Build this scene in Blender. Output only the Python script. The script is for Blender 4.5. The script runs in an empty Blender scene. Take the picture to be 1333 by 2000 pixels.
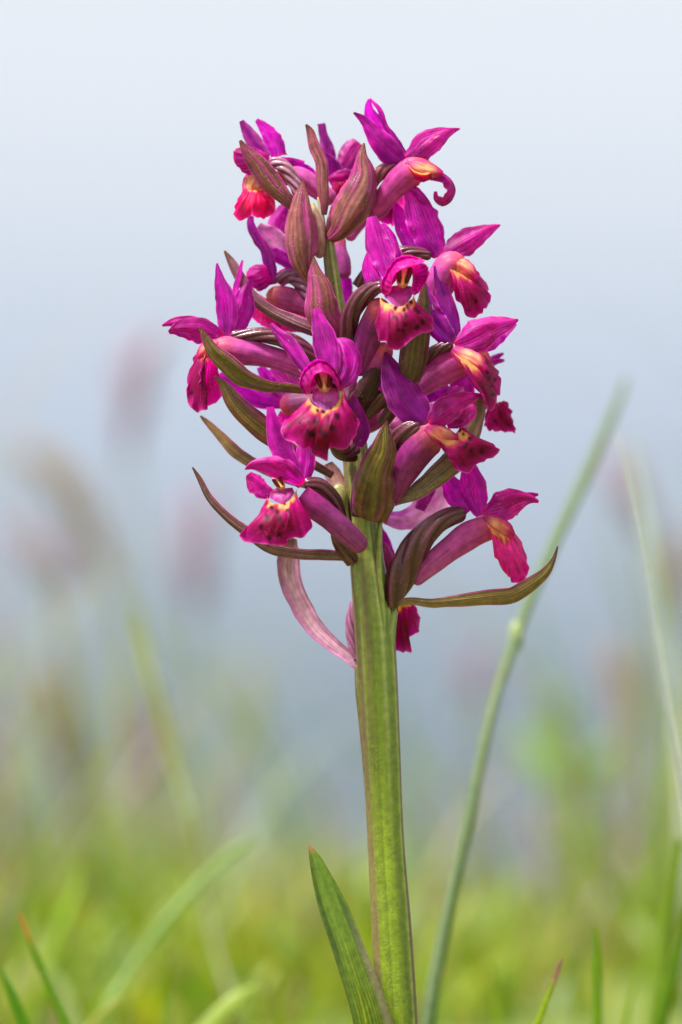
import bpy, math, random
import numpy as np
from mathutils import Vector

S = bpy.context.scene
COL = S.collection
R = math.radians

# ------------------------------------------------------------------ camera
DIST = 0.60            # lens to the plane of the orchid stem (m)
CAMZ = 0.135           # lens height above the turf (m)
PX = 0.16 / 2000       # metres per photo pixel in the plane of the stem
cam_d = bpy.data.cameras.new('camera')
cam = bpy.data.objects.new('camera', cam_d)
COL.objects.link(cam)
cam.location = (0, -DIST, CAMZ)
cam.rotation_euler = (R(90), 0, 0)
cam_d.sensor_fit = 'VERTICAL'
cam_d.sensor_height = 36
cam_d.lens = 36 * DIST / 0.16
cam_d.clip_start = 0.01
cam_d.clip_end = 60000
cam_d.dof.use_dof = True
cam_d.dof.focus_distance = DIST - 0.007
cam_d.dof.aperture_fstop = 11.2
S.camera = cam

# ------------------------------------------------------------------ sky, sun, exposure
SUN_EL, SUN_AZ = 64, 238          # degrees; azimuth clockwise from +Y (behind the orchid)
w = bpy.data.worlds.new('World')
S.world = w
w.use_nodes = True
nt = w.node_tree
nt.nodes.clear()
sky = nt.nodes.new('ShaderNodeTexSky')
sky.sky_type = 'NISHITA'
sky.sun_disc = False
sky.sun_elevation = R(SUN_EL)
sky.sun_rotation = R(SUN_AZ)
sky.air_density = 1.0
sky.dust_density = 2.5
sky.ozone_density = 1.0
sky.altitude = 1200
hs = nt.nodes.new('ShaderNodeHueSaturation')
hs.inputs['Saturation'].default_value = 0.0
bg = nt.nodes.new('ShaderNodeBackground')
bg.inputs['Strength'].default_value = 0.069
wo = nt.nodes.new('ShaderNodeOutputWorld')
nt.links.new(sky.outputs[0], hs.inputs['Color'])
nt.links.new(hs.outputs[0], bg.inputs['Color'])
nt.links.new(bg.outputs[0], wo.inputs['Surface'])

sun_d = bpy.data.lights.new('sun', 'SUN')
sun_d.energy = 3.8
sun_d.angle = R(11)
sun_d.color = (1.0, 0.97, 0.93)
sun = bpy.data.objects.new('sun', sun_d)
COL.objects.link(sun)
sd = Vector((math.sin(R(SUN_AZ)) * math.cos(R(SUN_EL)), math.cos(R(SUN_AZ)) * math.cos(R(SUN_EL)), math.sin(R(SUN_EL))))
sun.rotation_euler = sd.to_track_quat('Z', 'Y').to_euler()
sun.location = sd * 5

S.view_settings.view_transform = 'Standard'
S.view_settings.look = 'None'
S.view_settings.exposure = 1.55
S.view_settings.gamma = 1
S.view_settings.use_curve_mapping = False
S.cycles.max_bounces = 10
S.cycles.transmission_bounces = 8
S.cycles.diffuse_bounces = 5
S.cycles.volume_bounces = 2
S.cycles.use_denoising = True

# ------------------------------------------------------------------ helpers
def P(px, py, d=0.0):
    """point that stands d millimetres in front of the stem plane, at a given bearing"""
    k = (DIST - d * 1e-3) / DIST
    return np.array([(px - 666.5) * PX * k, -d * 1e-3, CAMZ + (1000 - py) * PX * k])

def PA(a):
    k = (DIST - a[:, 2] * 1e-3) / DIST
    return np.stack([(a[:, 0] - 666.5) * PX * k, -a[:, 2] * 1e-3, CAMZ + (1000 - a[:, 1]) * PX * k], 1)

def s2l(r, g, b):
    c = np.array([r, g, b]) / 255.0
    return np.where(c <= 0.04045, c / 12.92, ((c + 0.055) / 1.055) ** 2.4)

def spline(ctrl, n):
    a = np.array(ctrl, float)
    if len(a) == 2:
        t = np.linspace(0, 1, n)[:, None]
        return a[0] * (1 - t) + a[1] * t
    seg = np.sqrt(((a[1:, :2] - a[:-1, :2]) ** 2).sum(1) + 1e-6)
    if a.shape[1] > 2:
        seg = np.sqrt(((a[1:, :2] - a[:-1, :2]) ** 2).sum(1) + ((a[1:, 2] - a[:-1, 2]) * 12.5) ** 2 + 1e-6)
    t = np.concatenate([[0], np.cumsum(seg)])
    t /= t[-1]
    m = np.zeros_like(a)
    h = np.diff(t)[:, None]
    dl = (a[1:] - a[:-1]) / h
    m[1:-1] = (dl[1:] * h[:-1] + dl[:-1] * h[1:]) / (h[1:] + h[:-1])
    m[0] = 1.5 * dl[0] - 0.5 * m[1]
    m[-1] = 1.5 * dl[-1] - 0.5 * m[-2]
    x = np.linspace(0, 1, n)
    i = np.clip(np.searchsorted(t, x, side='right') - 1, 0, len(a) - 2)
    hh = np.diff(t)[i][:, None]
    s = ((x - t[i]) / np.diff(t)[i])[:, None]
    return ((2 * s**3 - 3 * s**2 + 1) * a[i] + (s**3 - 2 * s**2 + s) * hh * m[i]
            + (-2 * s**3 + 3 * s**2) * a[i + 1] + (s**3 - s**2) * hh * m[i + 1])

def vnoise(x, y, seed=0):
    x = np.asarray(x, float); y = np.asarray(y, float)
    xi = np.floor(x).astype(np.int64); yi = np.floor(y).astype(np.int64)
    fx = x - xi; fy = y - yi
    fx = fx * fx * (3 - 2 * fx); fy = fy * fy * (3 - 2 * fy)
    def h(i, j):
        n = (i * 374761393 + j * 668265263 + seed * 974711) & 0x7fffffff
        n = ((n ^ (n >> 13)) * 1274126177) & 0x7fffffff
        return ((n ^ (n >> 16)) & 0xffff) / 65535.0
    return (h(xi, yi) * (1 - fx) + h(xi + 1, yi) * fx) * (1 - fy) + (h(xi, yi + 1) * (1 - fx) + h(xi + 1, yi + 1) * fx) * fy

def unit(a):
    return a / np.maximum(np.linalg.norm(a, axis=-1, keepdims=True), 1e-12)

def mixc(a, b, t):
    t = np.clip(t, 0, 1)[..., None]
    return a * (1 - t) + b * t

def ss(a, b, x):
    t = np.clip((x - a) / (b - a), 0, 1)
    return t * t * (3 - 2 * t)

_seed = [11]
def nseed():
    _seed[0] += 7
    return _seed[0]

# ---- surfaces: each returns (grid of points, grid of colours, closed_in_u)
def blade(ctrl, col, roll=0.0, wrap=35, ripple=0.06, crease=0.0, nu=25, nv=44, vein=0.0, twist=0.0, flute=0.0):
    """a thin leaf-like sheet swept along a rib from tip (v=0) to base (v=1)"""
    sd = nseed()
    c = spline(ctrl, nv)
    c[:, 3] = np.maximum(c[:, 3], 0.3)
    p = PA(c)
    k = (DIST - c[:, 2] * 1e-3) / DIST
    hw = c[:, 3] * 0.5 * PX * k
    T = unit(np.gradient(p, axis=0))
    N = np.tile(np.array([0, -1.0, 0]), (nv, 1))
    N = unit(N - T * (N * T).sum(1, keepdims=True) + 1e-9)
    B = np.cross(T, N)
    v = np.linspace(0, 1, nv)
    ang = np.radians(roll) + np.radians(twist) * (v - 0.5)
    ca, sa = np.cos(ang)[:, None], np.sin(ang)[:, None]
    N, B = N * ca + B * sa, B * ca - N * sa
    u = np.linspace(-1, 1, nu)
    th = np.radians(max(abs(wrap), 1.0))
    sg = 1 if wrap >= 0 else -1
    rr = hw / (math.sin(th) if th < math.pi / 2 else 1.0)
    U, V = np.meshgrid(u, v)
    a = U * th
    off_b = np.sin(a) * rr[:, None]
    off_n = sg * (np.cos(a) - 1) * rr[:, None]
    off_n = off_n - crease * (1 - np.abs(U)) ** 2 * hw[:, None] * np.sign(wrap if wrap else 1)
    edge = np.abs(U) ** 2.5
    off_n = off_n + edge * ripple * hw[:, None] * 2 * (vnoise(V * 9 + U * 0.7, U * 0 + 3.3 + np.sign(U) * 9, sd) - 0.5) * 2
    off_n = off_n + ripple * 0.5 * hw[:, None] * (vnoise(V * 5, U * 2.5, sd + 1) - 0.5)
    off_b = off_b + edge * np.sign(U) * ripple * hw[:, None] * (vnoise(V * 14, U * 0 + 1.7 + np.sign(U) * 5, sd + 2) - 0.5)
    if flute:
        ph = vnoise(V * 2, V * 0, sd + 6) * 2.5
        off_n = off_n + flute * hw[:, None] * np.sin(U * 6.0 + ph + sd) * ss(0.0, 0.2, V) * (1 - 0.5 * np.abs(U))
    if vein:
        x = U * 5.0 + (vnoise(V * 3.5, U * 2, sd + 3) - 0.5) * 1.2
        off_n = off_n - vein * 1e-5 * np.exp(-((x - np.round(x)) / 0.22) ** 2)
    g = p[:, None, :] + B[:, None, :] * off_b[..., None] + N[:, None, :] * off_n[..., None]
    return g, col(U, V, sd), False

def tube(ctrl, col, ribs=0, rib=0.0, twist=0.0, flat=1.0, nu=28, nv=46, th0=0.0, round0=True, round1=True):
    sd = nseed()
    c = spline(ctrl, nv)
    v = np.linspace(0, 1, nv)
    p = PA(c)
    k = (DIST - c[:, 2] * 1e-3) / DIST
    r = np.maximum(c[:, 3], 0.2) * 0.5 * PX * k
    ln = np.linalg.norm(np.diff(p, axis=0), axis=1).sum()
    if round0:
        q = np.clip(v * ln / (r[0] + 1e-9), 0, 1); r = r * np.sqrt(np.maximum(1 - (1 - q) ** 2, 0.0004))
    if round1:
        q = np.clip((1 - v) * ln / (c[-1, 3] * 0.5 * PX + 1e-9), 0, 1); r = r * np.sqrt(np.maximum(1 - (1 - q) ** 2, 0.0004))
    T = unit(np.gradient(p, axis=0))
    N = np.tile(np.array([0, -1.0, 0]), (nv, 1))
    N = unit(N - T * (N * T).sum(1, keepdims=True) + 1e-9)
    B = np.cross(T, N)
    a = np.linspace(0, 2 * math.pi, nu, endpoint=False)
    A, V = np.meshgrid(a, v)
    A2 = A + np.radians(twist) * V + th0
    f = 1.0
    if ribs:
        f = 1 + rib * (np.abs(np.cos(A2 * ribs * 0.5)) ** 0.7 - 0.6)
    f = f * (1 + 0.16 * (vnoise(V * 4.5, np.cos(A) * 1.3 + 7, sd) - 0.5))
    g = (p[:, None, :] + B[:, None, :] * (np.sin(A) * r[:, None] * f)[..., None]
         + N[:, None, :] * (np.cos(A) * r[:, None] * f * flat)[..., None])
    return g, col(A2, V, sd, A), True

def patch(base, out, col, bulge=0.0, dome=False, jag=1.2, wrinkle=0.0, ns=72, nr=34, spots=(), rim=0.0, frill=0.0):
    """a sheet spread from a base line to an outline; both are (bearing, height, depth) points"""
    sd = nseed()
    b = spline(base, ns); o = spline(out, ns)
    s = np.linspace(0, 1, ns)
    o[:, 0] += jag * 2 * (vnoise(s * 26, s * 0, sd) - 0.5)
    o[:, 1] += jag * 2 * (vnoise(s * 26, s * 0 + 5, sd + 1) - 0.5)
    r = np.linspace(0, 1, nr)
    Rr, Ss = np.meshgrid(r, s, indexing='ij')
    if dome:
        wx, wd = np.sin(Rr * math.pi / 2), 1 - np.cos(Rr * math.pi / 2)
    else:
        wx = wd = Rr
    q = np.zeros((nr, ns, 3))
    for i in range(2):
        q[..., i] = b[None, :, i] * (1 - wx) + o[None, :, i] * wx
    q[..., 2] = b[None, :, 2] * (1 - wd) + o[None, :, 2] * wd
    q[..., 2] += bulge * np.sin(math.pi * Rr ** 0.85) * np.sin(math.pi * np.clip(Ss, 0.02, 0.98)) ** 0.6
    q[..., 2] += 0.35 * (vnoise(Ss * 9, Rr * 2.5, sd + 2) - 0.5) * Rr * (1 + wrinkle)
    if wrinkle:
        q[..., 2] += wrinkle * 0.12 * np.sin(Ss * 60 + 5 * vnoise(Ss * 7, Rr * 3, sd + 3)) * Rr * (1.1 - Rr)
    fr = np.clip((Rr - 0.6) / 0.4, 0, 1) ** 2
    q[..., 2] += frill * fr * 2 * (vnoise(Ss * 22, Rr * 0 + 2.5, sd + 14) - 0.5)
    if rim:
        q[..., 2] -= rim * np.clip((Rr - 0.8) / 0.2, 0, 1) ** 2
    pts = PA(q.reshape(-1, 3)).reshape(nr, ns, 3)
    c = col(Ss * 2 - 1, Rr, sd)
    for (sx, sy, sr) in spots:
        sr = sr * 1.2
        dx = q[..., 0] - sx; dy = q[..., 1] - sy
        d = np.sqrt(dx * dx + dy * dy * 0.8) + 3.2 * (vnoise(q[..., 0] / 4, q[..., 1] / 4, sd + 9) - 0.5)
        c = mixc(c, SPOT, 1.0 * (1 - ss(sr * 0.35, sr * 1.05, d)))
    return pts, c, False

def ellipsoid(c, rx, ry, rz, col, nu=20, nv=14):
    p = P(*c)
    a = np.linspace(0, 2 * math.pi, nu, endpoint=False); b = np.linspace(0.02, math.pi - 0.02, nv)
    A, Bq = np.meshgrid(a, b)
    g = p + np.stack([np.sin(A) * np.sin(Bq) * rx * PX, -np.cos(A) * np.sin(Bq) * rz * PX, np.cos(Bq) * ry * PX], -1)
    return g, col(A, Bq / math.pi, nseed(), A), True

def build(name, grids, mat, parent=None, origin=None):
    """link one mesh object made of the given surfaces"""
    if isinstance(grids, tuple):
        grids = [grids]
    V, F, C, UV = [], [], [], []
    n0 = 0
    for g, c, closed in grids:
        nv, nu = g.shape[:2]
        idx = np.arange(nv * nu).reshape(nv, nu) + n0
        V.append(g.reshape(-1, 3)); C.append(c.reshape(-1, 3))
        uu, vv = np.meshgrid(np.linspace(0, 1, nu), np.linspace(0, 1, nv))
        UV.append(np.stack([uu.ravel(), vv.ravel()], 1))
        if closed:
            a, b2 = idx, np.roll(idx, -1, axis=1)
            f = np.stack([a[:-1], b2[:-1], b2[1:], a[1:]], -1).reshape(-1, 4)
        else:
            f = np.stack([idx[:-1, :-1], idx[:-1, 1:], idx[1:, 1:], idx[1:, :-1]], -1).reshape(-1, 4)
        F.append(f)
        n0 += nv * nu
    V = np.concatenate(V); F = np.concatenate(F); C = np.concatenate(C); UV = np.concatenate(UV)
    org = np.array(origin if origin is not None else (parent['org'] if parent is not None else (0, 0, 0)), float)
    me = bpy.data.meshes.new(name)
    me.from_pydata((V - org).tolist(), [], F.tolist())
    at = me.attributes.new('Col', 'FLOAT_COLOR', 'POINT')
    at.data.foreach_set('color', np.concatenate([np.clip(C, 0, 1), np.ones((len(C), 1))], 1).astype(np.float32).ravel())
    ul = me.uv_layers.new(name='UVMap')
    li = np.empty(len(me.loops), np.int32); me.loops.foreach_get('vertex_index', li)
    ul.data.foreach_set('uv', UV[li].astype(np.float32).ravel())
    me.polygons.foreach_set('use_smooth', [True] * len(me.polygons))
    me.materials.append(mat)
    o = bpy.data.objects.new(name, me)
    COL.objects.link(o)
    if parent is not None:
        o.parent = parent
    else:
        o.location = org
    return o

def empty(name, at, parent=None):
    o = bpy.data.objects.new(name, None)
    o.empty_display_size = 0.005
    COL.objects.link(o)
    at = np.array(at, float)
    if parent is not None:
        o.parent = parent
        o.location = at - np.array(parent['org'])
    else:
        o.location = at
    o['org'] = [float(x) for x in at]
    return o

def tag(o, label=None, cat=None, group=None, kind=None):
    for k, v in (('label', label), ('category', cat), ('group', group), ('kind', kind)):
        if v:
            o[k] = v
    return o

# ------------------------------------------------------------------ materials
def mat_tissue(name, translucent=0.35, rough=0.45, spec=0.35, speck=0.2, speck_scale=3000, bump=0.25, tsat=1.15, tval=1.25, speck_col=(0.9, 0.6, 0.8)):
    m = bpy.data.materials.new(name)
    m.use_nodes = True
    n = m.node_tree; n.nodes.clear(); L = n.links.new
    out = n.nodes.new('ShaderNodeOutputMaterial')
    at = n.nodes.new('ShaderNodeAttribute'); at.attribute_name = 'Col'
    tc = n.nodes.new('ShaderNodeTexCoord')
    nz = n.nodes.new('ShaderNodeTexNoise'); nz.inputs['Scale'].default_value = 900; nz.inputs['Detail'].default_value = 4
    L(tc.outputs['Object'], nz.inputs['Vector'])
    mr = n.nodes.new('ShaderNodeMapRange')
    mr.inputs['From Min'].default_value = 0.3; mr.inputs['From Max'].default_value = 0.7
    mr.inputs['To Min'].default_value = 0.78; mr.inputs['To Max'].default_value = 1.22
    L(nz.outputs['Fac'], mr.inputs['Value'])
    mul = n.nodes.new('ShaderNodeMix'); mul.data_type = 'RGBA'; mul.blend_type = 'MULTIPLY'
    mul.inputs[0].default_value = 1.0
    L(at.outputs['Color'], mul.inputs[6]); L(mr.outputs[0], mul.inputs[7])
    base = mul.outputs[2]
    # tiny papillae, their sparkle painted into the base colour as pale specks
    vo = n.nodes.new('ShaderNodeTexVoronoi'); vo.inputs['Scale'].default_value = speck_scale
    L(tc.outputs['Object'], vo.inputs['Vector'])
    lt = n.nodes.new('ShaderNodeMath'); lt.operation = 'LESS_THAN'; lt.inputs[1].default_value = 0.27
    L(vo.outputs['Distance'], lt.inputs[0])
    sp = n.nodes.new('ShaderNodeSeparateColor'); L(vo.outputs['Color'], sp.inputs[0])
    n2 = n.nodes.new('ShaderNodeTexNoise'); n2.inputs['Scale'].default_value = 260
    L(tc.outputs['Object'], n2.inputs['Vector'])
    gt = n.nodes.new('ShaderNodeMath'); gt.operation = 'GREATER_THAN'; gt.inputs[1].default_value = 0.55
    L(sp.outputs[0], gt.inputs[0])
    m1 = n.nodes.new('ShaderNodeMath'); m1.operation = 'MULTIPLY'; L(lt.outputs[0], m1.inputs[0]); L(gt.outputs[0], m1.inputs[1])
    r2 = n.nodes.new('ShaderNodeMapRange'); r2.inputs['From Min'].default_value = 0.48; r2.inputs['From Max'].default_value = 0.66
    r2.inputs['To Max'].default_value = speck
    L(n2.outputs['Fac'], r2.inputs['Value'])
    m2 = n.nodes.new('ShaderNodeMath'); m2.operation = 'MULTIPLY'; L(m1.outputs[0], m2.inputs[0]); L(r2.outputs[0], m2.inputs[1])
    mx = n.nodes.new('ShaderNodeMix'); mx.data_type = 'RGBA'
    L(m2.outputs[0], mx.inputs[0]); L(base, mx.inputs[6]); mx.inputs[7].default_value = (*speck_col, 1)
    bp = n.nodes.new('ShaderNodeBump'); bp.inputs['Strength'].default_value = bump; bp.inputs['Distance'].default_value = 0.0001
    nb = n.nodes.new('ShaderNodeTexNoise'); nb.inputs['Scale'].default_value = 2600; nb.inputs['Detail'].default_value = 3
    L(tc.outputs['Object'], nb.inputs['Vector'])
    L(nb.outputs['Fac'], bp.inputs['Height'])
    pr = n.nodes.new('ShaderNodeBsdfPrincipled')
    L(mx.outputs[2], pr.inputs['Base Color'])
    pr.inputs['Roughness'].default_value = rough
    pr.inputs['Specular IOR Level'].default_value = spec
    L(bp.outputs[0], pr.inputs['Normal'])
    if translucent > 0:
        hsv = n.nodes.new('ShaderNodeHueSaturation')
        hsv.inputs['Saturation'].default_value = tsat; hsv.inputs['Value'].default_value = tval
        L(base, hsv.inputs['Color'])
        tr = n.nodes.new('ShaderNodeBsdfTranslucent'); L(hsv.outputs[0], tr.inputs['Color'])
        ms = n.nodes.new('ShaderNodeMixShader'); ms.inputs[0].default_value = translucent
        L(pr.outputs[0], ms.inputs[1]); L(tr.outputs[0], ms.inputs[2]); L(ms.outputs[0], out.inputs['Surface'])
    else:
        L(pr.outputs[0], out.inputs['Surface'])
    return m

M_PETAL = mat_tissue('petal_tissue', 0.55, 0.46, 0.28, tval=1.6, speck=0.3, speck_scale=3800)
M_LIP = mat_tissue('lip_tissue', 0.46, 0.5, 0.18, tval=1.45, speck=0.22, speck_scale=3600, speck_col=(0.95, 0.6, 0.7))
M_SPUR = mat_tissue('spur_tissue', 0.34, 0.45, 0.25, speck=0.12)
M_BRACT = mat_tissue('bract_tissue', 0.22, 0.36, 0.5, speck=0.55, speck_scale=3600, bump=0.6, tsat=1.0, tval=1.1, speck_col=(0.75, 0.5, 0.5))
M_OVARY = mat_tissue('ovary_tissue', 0.06, 0.3, 0.55, speck=0.3, bump=0.35, speck_col=(0.6, 0.35, 0.5))
M_STEM = mat_tissue('stem_tissue', 0.0, 0.36, 0.5, speck=0.45, speck_scale=3300, bump=0.6, speck_col=(0.6, 0.62, 0.3))
M_LEAF = mat_tissue('leaf_tissue', 0.3, 0.36, 0.5, speck=0.25, speck_scale=3300, bump=0.5, tsat=1.1, tval=1.4, speck_col=(0.5, 0.6, 0.2))
M_GRASS = mat_tissue('grass_tissue', 0.45, 0.45, 0.4, speck=0.0, bump=0.1, tval=1.4)

# ------------------------------------------------------------------ colours (surface pigments plus painted rim light, linear)
SPOT = np.array([0.05, 0.001, 0.012])
C_SEP = s2l(206, 14, 176); C_SEP2 = s2l(222, 44, 196); C_SEPD = s2l(124, 3, 112)
C_HOOD = s2l(206, 16, 152); C_HOOD2 = s2l(226, 64, 182)
C_LIP = s2l(168, 2, 104); C_LIPE = s2l(182, 10, 136); C_LIPC = s2l(108, 0, 34)
C_YEL = s2l(224, 164, 104); C_ORA = s2l(196, 66, 82); C_RED = s2l(215, 24, 70)
C_SPUR = s2l(202, 66, 166); C_SPURP = s2l(214, 112, 188)
C_OV = s2l(78, 28, 42); C_OVL = s2l(120, 60, 80)
C_BR = s2l(138, 92, 62); C_BRM = s2l(150, 50, 98); C_GRN = s2l(120, 124, 34); C_BRD = s2l(84, 40, 38)
C_PALE = s2l(206, 160, 186)

def c_petal(a=C_SEP, b=C_SEP2, base=None, vs=0.95, dark=s2l(104, 0, 98), var=0.55, hue=0.0):
    base = s2l(170, 50, 90) if base is None else base
    def f(U, V, sd):
        c = mixc(np.broadcast_to(a, U.shape + (3,)), b, np.abs(U) ** 2 * 0.8)
        c = mixc(c, dark, var * ss(0.35, 0.8, vnoise(U * 1.6 + 4, V * 2.5, sd)))
        c = mixc(c, s2l(128, 8, 140), 0.35 * ss(0.45, 0.85, V))
        c = mixc(c, s2l(214, 70, 196), 0.35 * ss(0.55, 0.85, vnoise(U * 2 + 9, V * 4, sd + 31)))
        x = U * 5.0 + (vnoise(V * 3.5, U * 2, sd + 3) - 0.5) * 1.2
        ve = np.exp(-((x - np.round(x)) / 0.19) ** 2) * ss(0, 0.2, V) * (0.4 + 0.6 * vnoise(V * 6, U * 3, sd + 5))
        c = mixc(c, dark * 0.75, vs * ve)
        st = vnoise(U * 22, V * 3, sd + 8)
        c = c * (0.88 + 0.24 * st)[..., None]
        c = mixc(c, s2l(226, 110, 196), 0.6 * ss(0.88, 1.0, np.abs(U)))  # pale rim: light through the thin petal edge, put into the colour
        c = mixc(c, s2l(226, 180, 150), 0.7 * ss(0.972, 0.99, vnoise(U * 9 + 3, V * 17, sd + 21)))
        c = mixc(c, base, 0.55 * ss(0.9, 1.0, V))
        return c
    return f

def c_hood(k=1.0):
    return c_petal(C_HOOD * k, C_HOOD2 * k, base=C_RED, dark=s2l(116, 0, 72), vs=0.9)

def c_lip(yel=0.30, center=0.8, edge=C_LIPE, main=C_LIP):
    def f(U, V, sd):
        c = mixc(np.broadcast_to(main, U.shape + (3,)), edge, ss(0.55, 1.0, V) * 0.7 + 0.3 * np.abs(U) ** 2)
        cen = np.exp(-(U / 0.42) ** 2) * ss(0.2, 0.45, V) * (1 - ss(0.7, 1.0, V))
        c = mixc(c, C_LIPC, center * cen)
        ray = vnoise(U * 15, V * 1.2, sd)
        c = mixc(c, C_LIPC, 0.6 * ss(0.5, 0.85, ray) * (1 - ss(0.7, 1, V)))
        n = (vnoise(U * 9, V * 4, sd + 4) - 0.5) * 0.2
        c = mixc(c, C_ORA, 1 - ss(yel * 0.7, yel * 1.3, V + n))
        c = mixc(c, C_YEL, 1 - ss(yel * 0.4, yel * 0.9, V + n))
        c = c * (0.88 + 0.24 * vnoise(U * 30, V * 6, sd + 6))[..., None]
        c = mixc(c, s2l(225, 120, 190), 0.6 * ss(0.955, 1.0, V))  # lip margin paled to imitate its translucent edge
        return c
    return f

def c_neck(U, V, sd):
    pk = s2l(200, 60, 140); pe = s2l(232, 182, 136); rd = s2l(200, 50, 100)
    n = vnoise(U * 3, V * 3, sd); st = vnoise(U * 16, V * 2.5, sd + 1)
    c = mixc(np.broadcast_to(pe, U.shape + (3,)), s2l(222, 138, 112), ss(0.3, 0.7, n))
    c = mixc(c, rd, 0.65 * ss(0.5, 0.8, st))
    c = mixc(c, pk, 0.95 * ss(0.35, 0.9, np.abs(U) + 0.5 * (n - 0.5)))
    c = mixc(c, s2l(180, 10, 104), 1 - ss(0.05, 0.4, V + 0.25 * (st - 0.5)))
    return mixc(c, pk, ss(0.6, 0.92, V))

def c_spur(a=C_SPUR, b=C_SPURP, mouth=None, mouth_at=0):
    """v=0 at the mouth"""
    mouth = s2l(214, 96, 108) if mouth is None else mouth
    def f(A2, V, sd, A):
        c = mixc(np.broadcast_to(a, V.shape + (3,)), b, V * 0.8)
        st = vnoise(np.sin(A) * 6 + 20, V * 3, sd) * 0.6 + vnoise(np.sin(A) * 14 + 20, V * 4, sd + 2) * 0.4
        c = mixc(c, a * 0.65, 0.6 * ss(0.4, 0.75, st))
        c = mixc(c, mouth, 0.85 * (1 - ss(0.08, 0.36, V + 0.15 * (st - 0.5))))
        x = np.sin(A) * 5 + vnoise(V * 3, np.sin(A) * 2 + 5, sd + 4) - 0.5
        c = mixc(c, a * 0.45, 0.55 * np.exp(-((x - np.round(x)) / 0.13) ** 2) * (0.3 + 0.7 * vnoise(V * 5, np.sin(A) * 3 + 9, sd + 6)))
        return c
    return f

def c_ovary(a=C_OV, b=C_OVL):
    def f(A2, V, sd, A):
        rib = np.abs(np.cos(A2 * 3)) ** 2
        c = mixc(np.broadcast_to(a, V.shape + (3,)), b, 0.75 * rib)
        return mixc(c, a * 0.6, 0.4 * vnoise(V * 6, np.sin(A) * 2, sd))
    return f

def c_bract(body=C_BR, green=0.4, edge=C_BRM, tipc=None, vs=0.5, dark=C_BRD, pink=0.3):
    def f(U, V, sd):
        n = vnoise(U * 2 + 5, V * 3, sd)
        c = mixc(np.broadcast_to(body, U.shape + (3,)), C_GRN, green * ss(0.25, 0.75, n + 0.35 * (1 - np.abs(U)) - 0.35 * V + 0.1))
        c = mixc(c, edge, pink * ss(0.4, 0.75, vnoise(U * 4, V * 3, sd + 2)))
        c = mixc(c, dark, 0.6 * ss(0.5, 0.8, vnoise(U * 6, V * 2.5, sd + 9)))
        x = U * 3.5 + (vnoise(V * 3.5, U * 2, sd + 3) - 0.5) * 1.2
        ve = np.exp(-((x - np.round(x)) / 0.17) ** 2) * (0.5 + 0.5 * vnoise(V * 8, U * 3, sd + 5))
        c = mixc(c, dark, vs * ve)
        c = mixc(c, C_GRN * 0.75, 0.6 * min(1, green * 2.5) * np.exp(-((U + 0.1 * (n - 0.5)) / 0.1) ** 2))
        c = mixc(c, edge, 0.9 * ss(0.74, 0.92, np.abs(U) + 0.15 * (n - 0.5)))
        c = mixc(c, s2l(206, 110, 170), 0.7 * ss(0.95, 1.0, np.abs(U)))
        c = mixc(c, s2l(120, 72, 52) if tipc is None else tipc, 0.8 * (1 - ss(0.01, 0.10, V + 0.05 * (n - 0.5))))
        return c * (0.85 + 0.3 * vnoise(U * 12, V * 16, sd + 6))[..., None]
    return f

def c_flat(c, var=0.2):
    c = np.array(c)
    def f(U, V, sd, A=None):
        return c * (1 - var / 2 + var * vnoise(U * 3, V * 6, sd))[..., None]
    return f

# ------------------------------------------------------------------ the land: a knoll of turf, a valley, far ridges
def simple_mat(name, stops, scale, rough=0.9, obj=True):
    m = bpy.data.materials.new(name); m.use_nodes = True
    n = m.node_tree; L = n.links.new
    pr = n.nodes['Principled BSDF']; pr.inputs['Roughness'].default_value = rough
    tc = n.nodes.new('ShaderNodeTexCoord')
    nz = n.nodes.new('ShaderNodeTexNoise'); nz.inputs['Scale'].default_value = scale; nz.inputs['Detail'].default_value = 6
    L(tc.outputs['Object'], nz.inputs['Vector'])
    cr = n.nodes.new('ShaderNodeValToRGB')
    el = cr.color_ramp.elements
    el[0].position = 0.3; el[0].color = (*stops[0], 1); el[1].position = 0.7; el[1].color = (*stops[-1], 1)
    L(nz.outputs['Fac'], cr.inputs[0]); L(cr.outputs[0], pr.inputs['Base Color'])
    return m

M_TURF = simple_mat('turf', [(0.07, 0.11, 0.010), (0.14, 0.17, 0.018)], 30)
M_VALLEY = simple_mat('valley', [(0.012, 0.03, 0.045), (0.025, 0.05, 0.06)], 0.004)

RIDGES = [(2500, 450, 1400), (4000, 700, 1270), (6000, 900, 1150), (9000, 1300, 1040), (12500, 1600, 920), (17500, 2200, 800)]

def ground_z(x, y):
    """height of the land; flat turf round the orchid, falling off behind it"""
    t = np.clip(y - 0.35, 0, None)
    z = -0.16 * t * t / (t + 0.5)
    t2 = np.clip(y - 3, 0, None)
    z = z - 0.42 * t2 * t2 / (t2 + 25)
    z = np.maximum(z, -330.0 + 0.0 * y)
    def ridge(y0, wdt, h, sd, wl):
        return (h + 330) * np.exp(-((y - y0) / wdt) ** 2) * (0.86 + 0.28 * vnoise(x / wl + 50, y / wl + 50, sd))
    far = np.zeros_like(x)
    for i, (y0, wd, row) in enumerate(RIDGES):
        top = (1000 - row) * PX / DIST * y0
        far = np.maximum(far, ridge(y0, wd, top, i + 1, wd * 1.3))
    z = np.where(y > 800, np.maximum(z, -330 + far), z)
    return z + 0.006 * (vnoise(x * 12 + 90, y * 12 + 90, 4) - 0.5) * np.exp(-np.abs(y) / 3)

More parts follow.
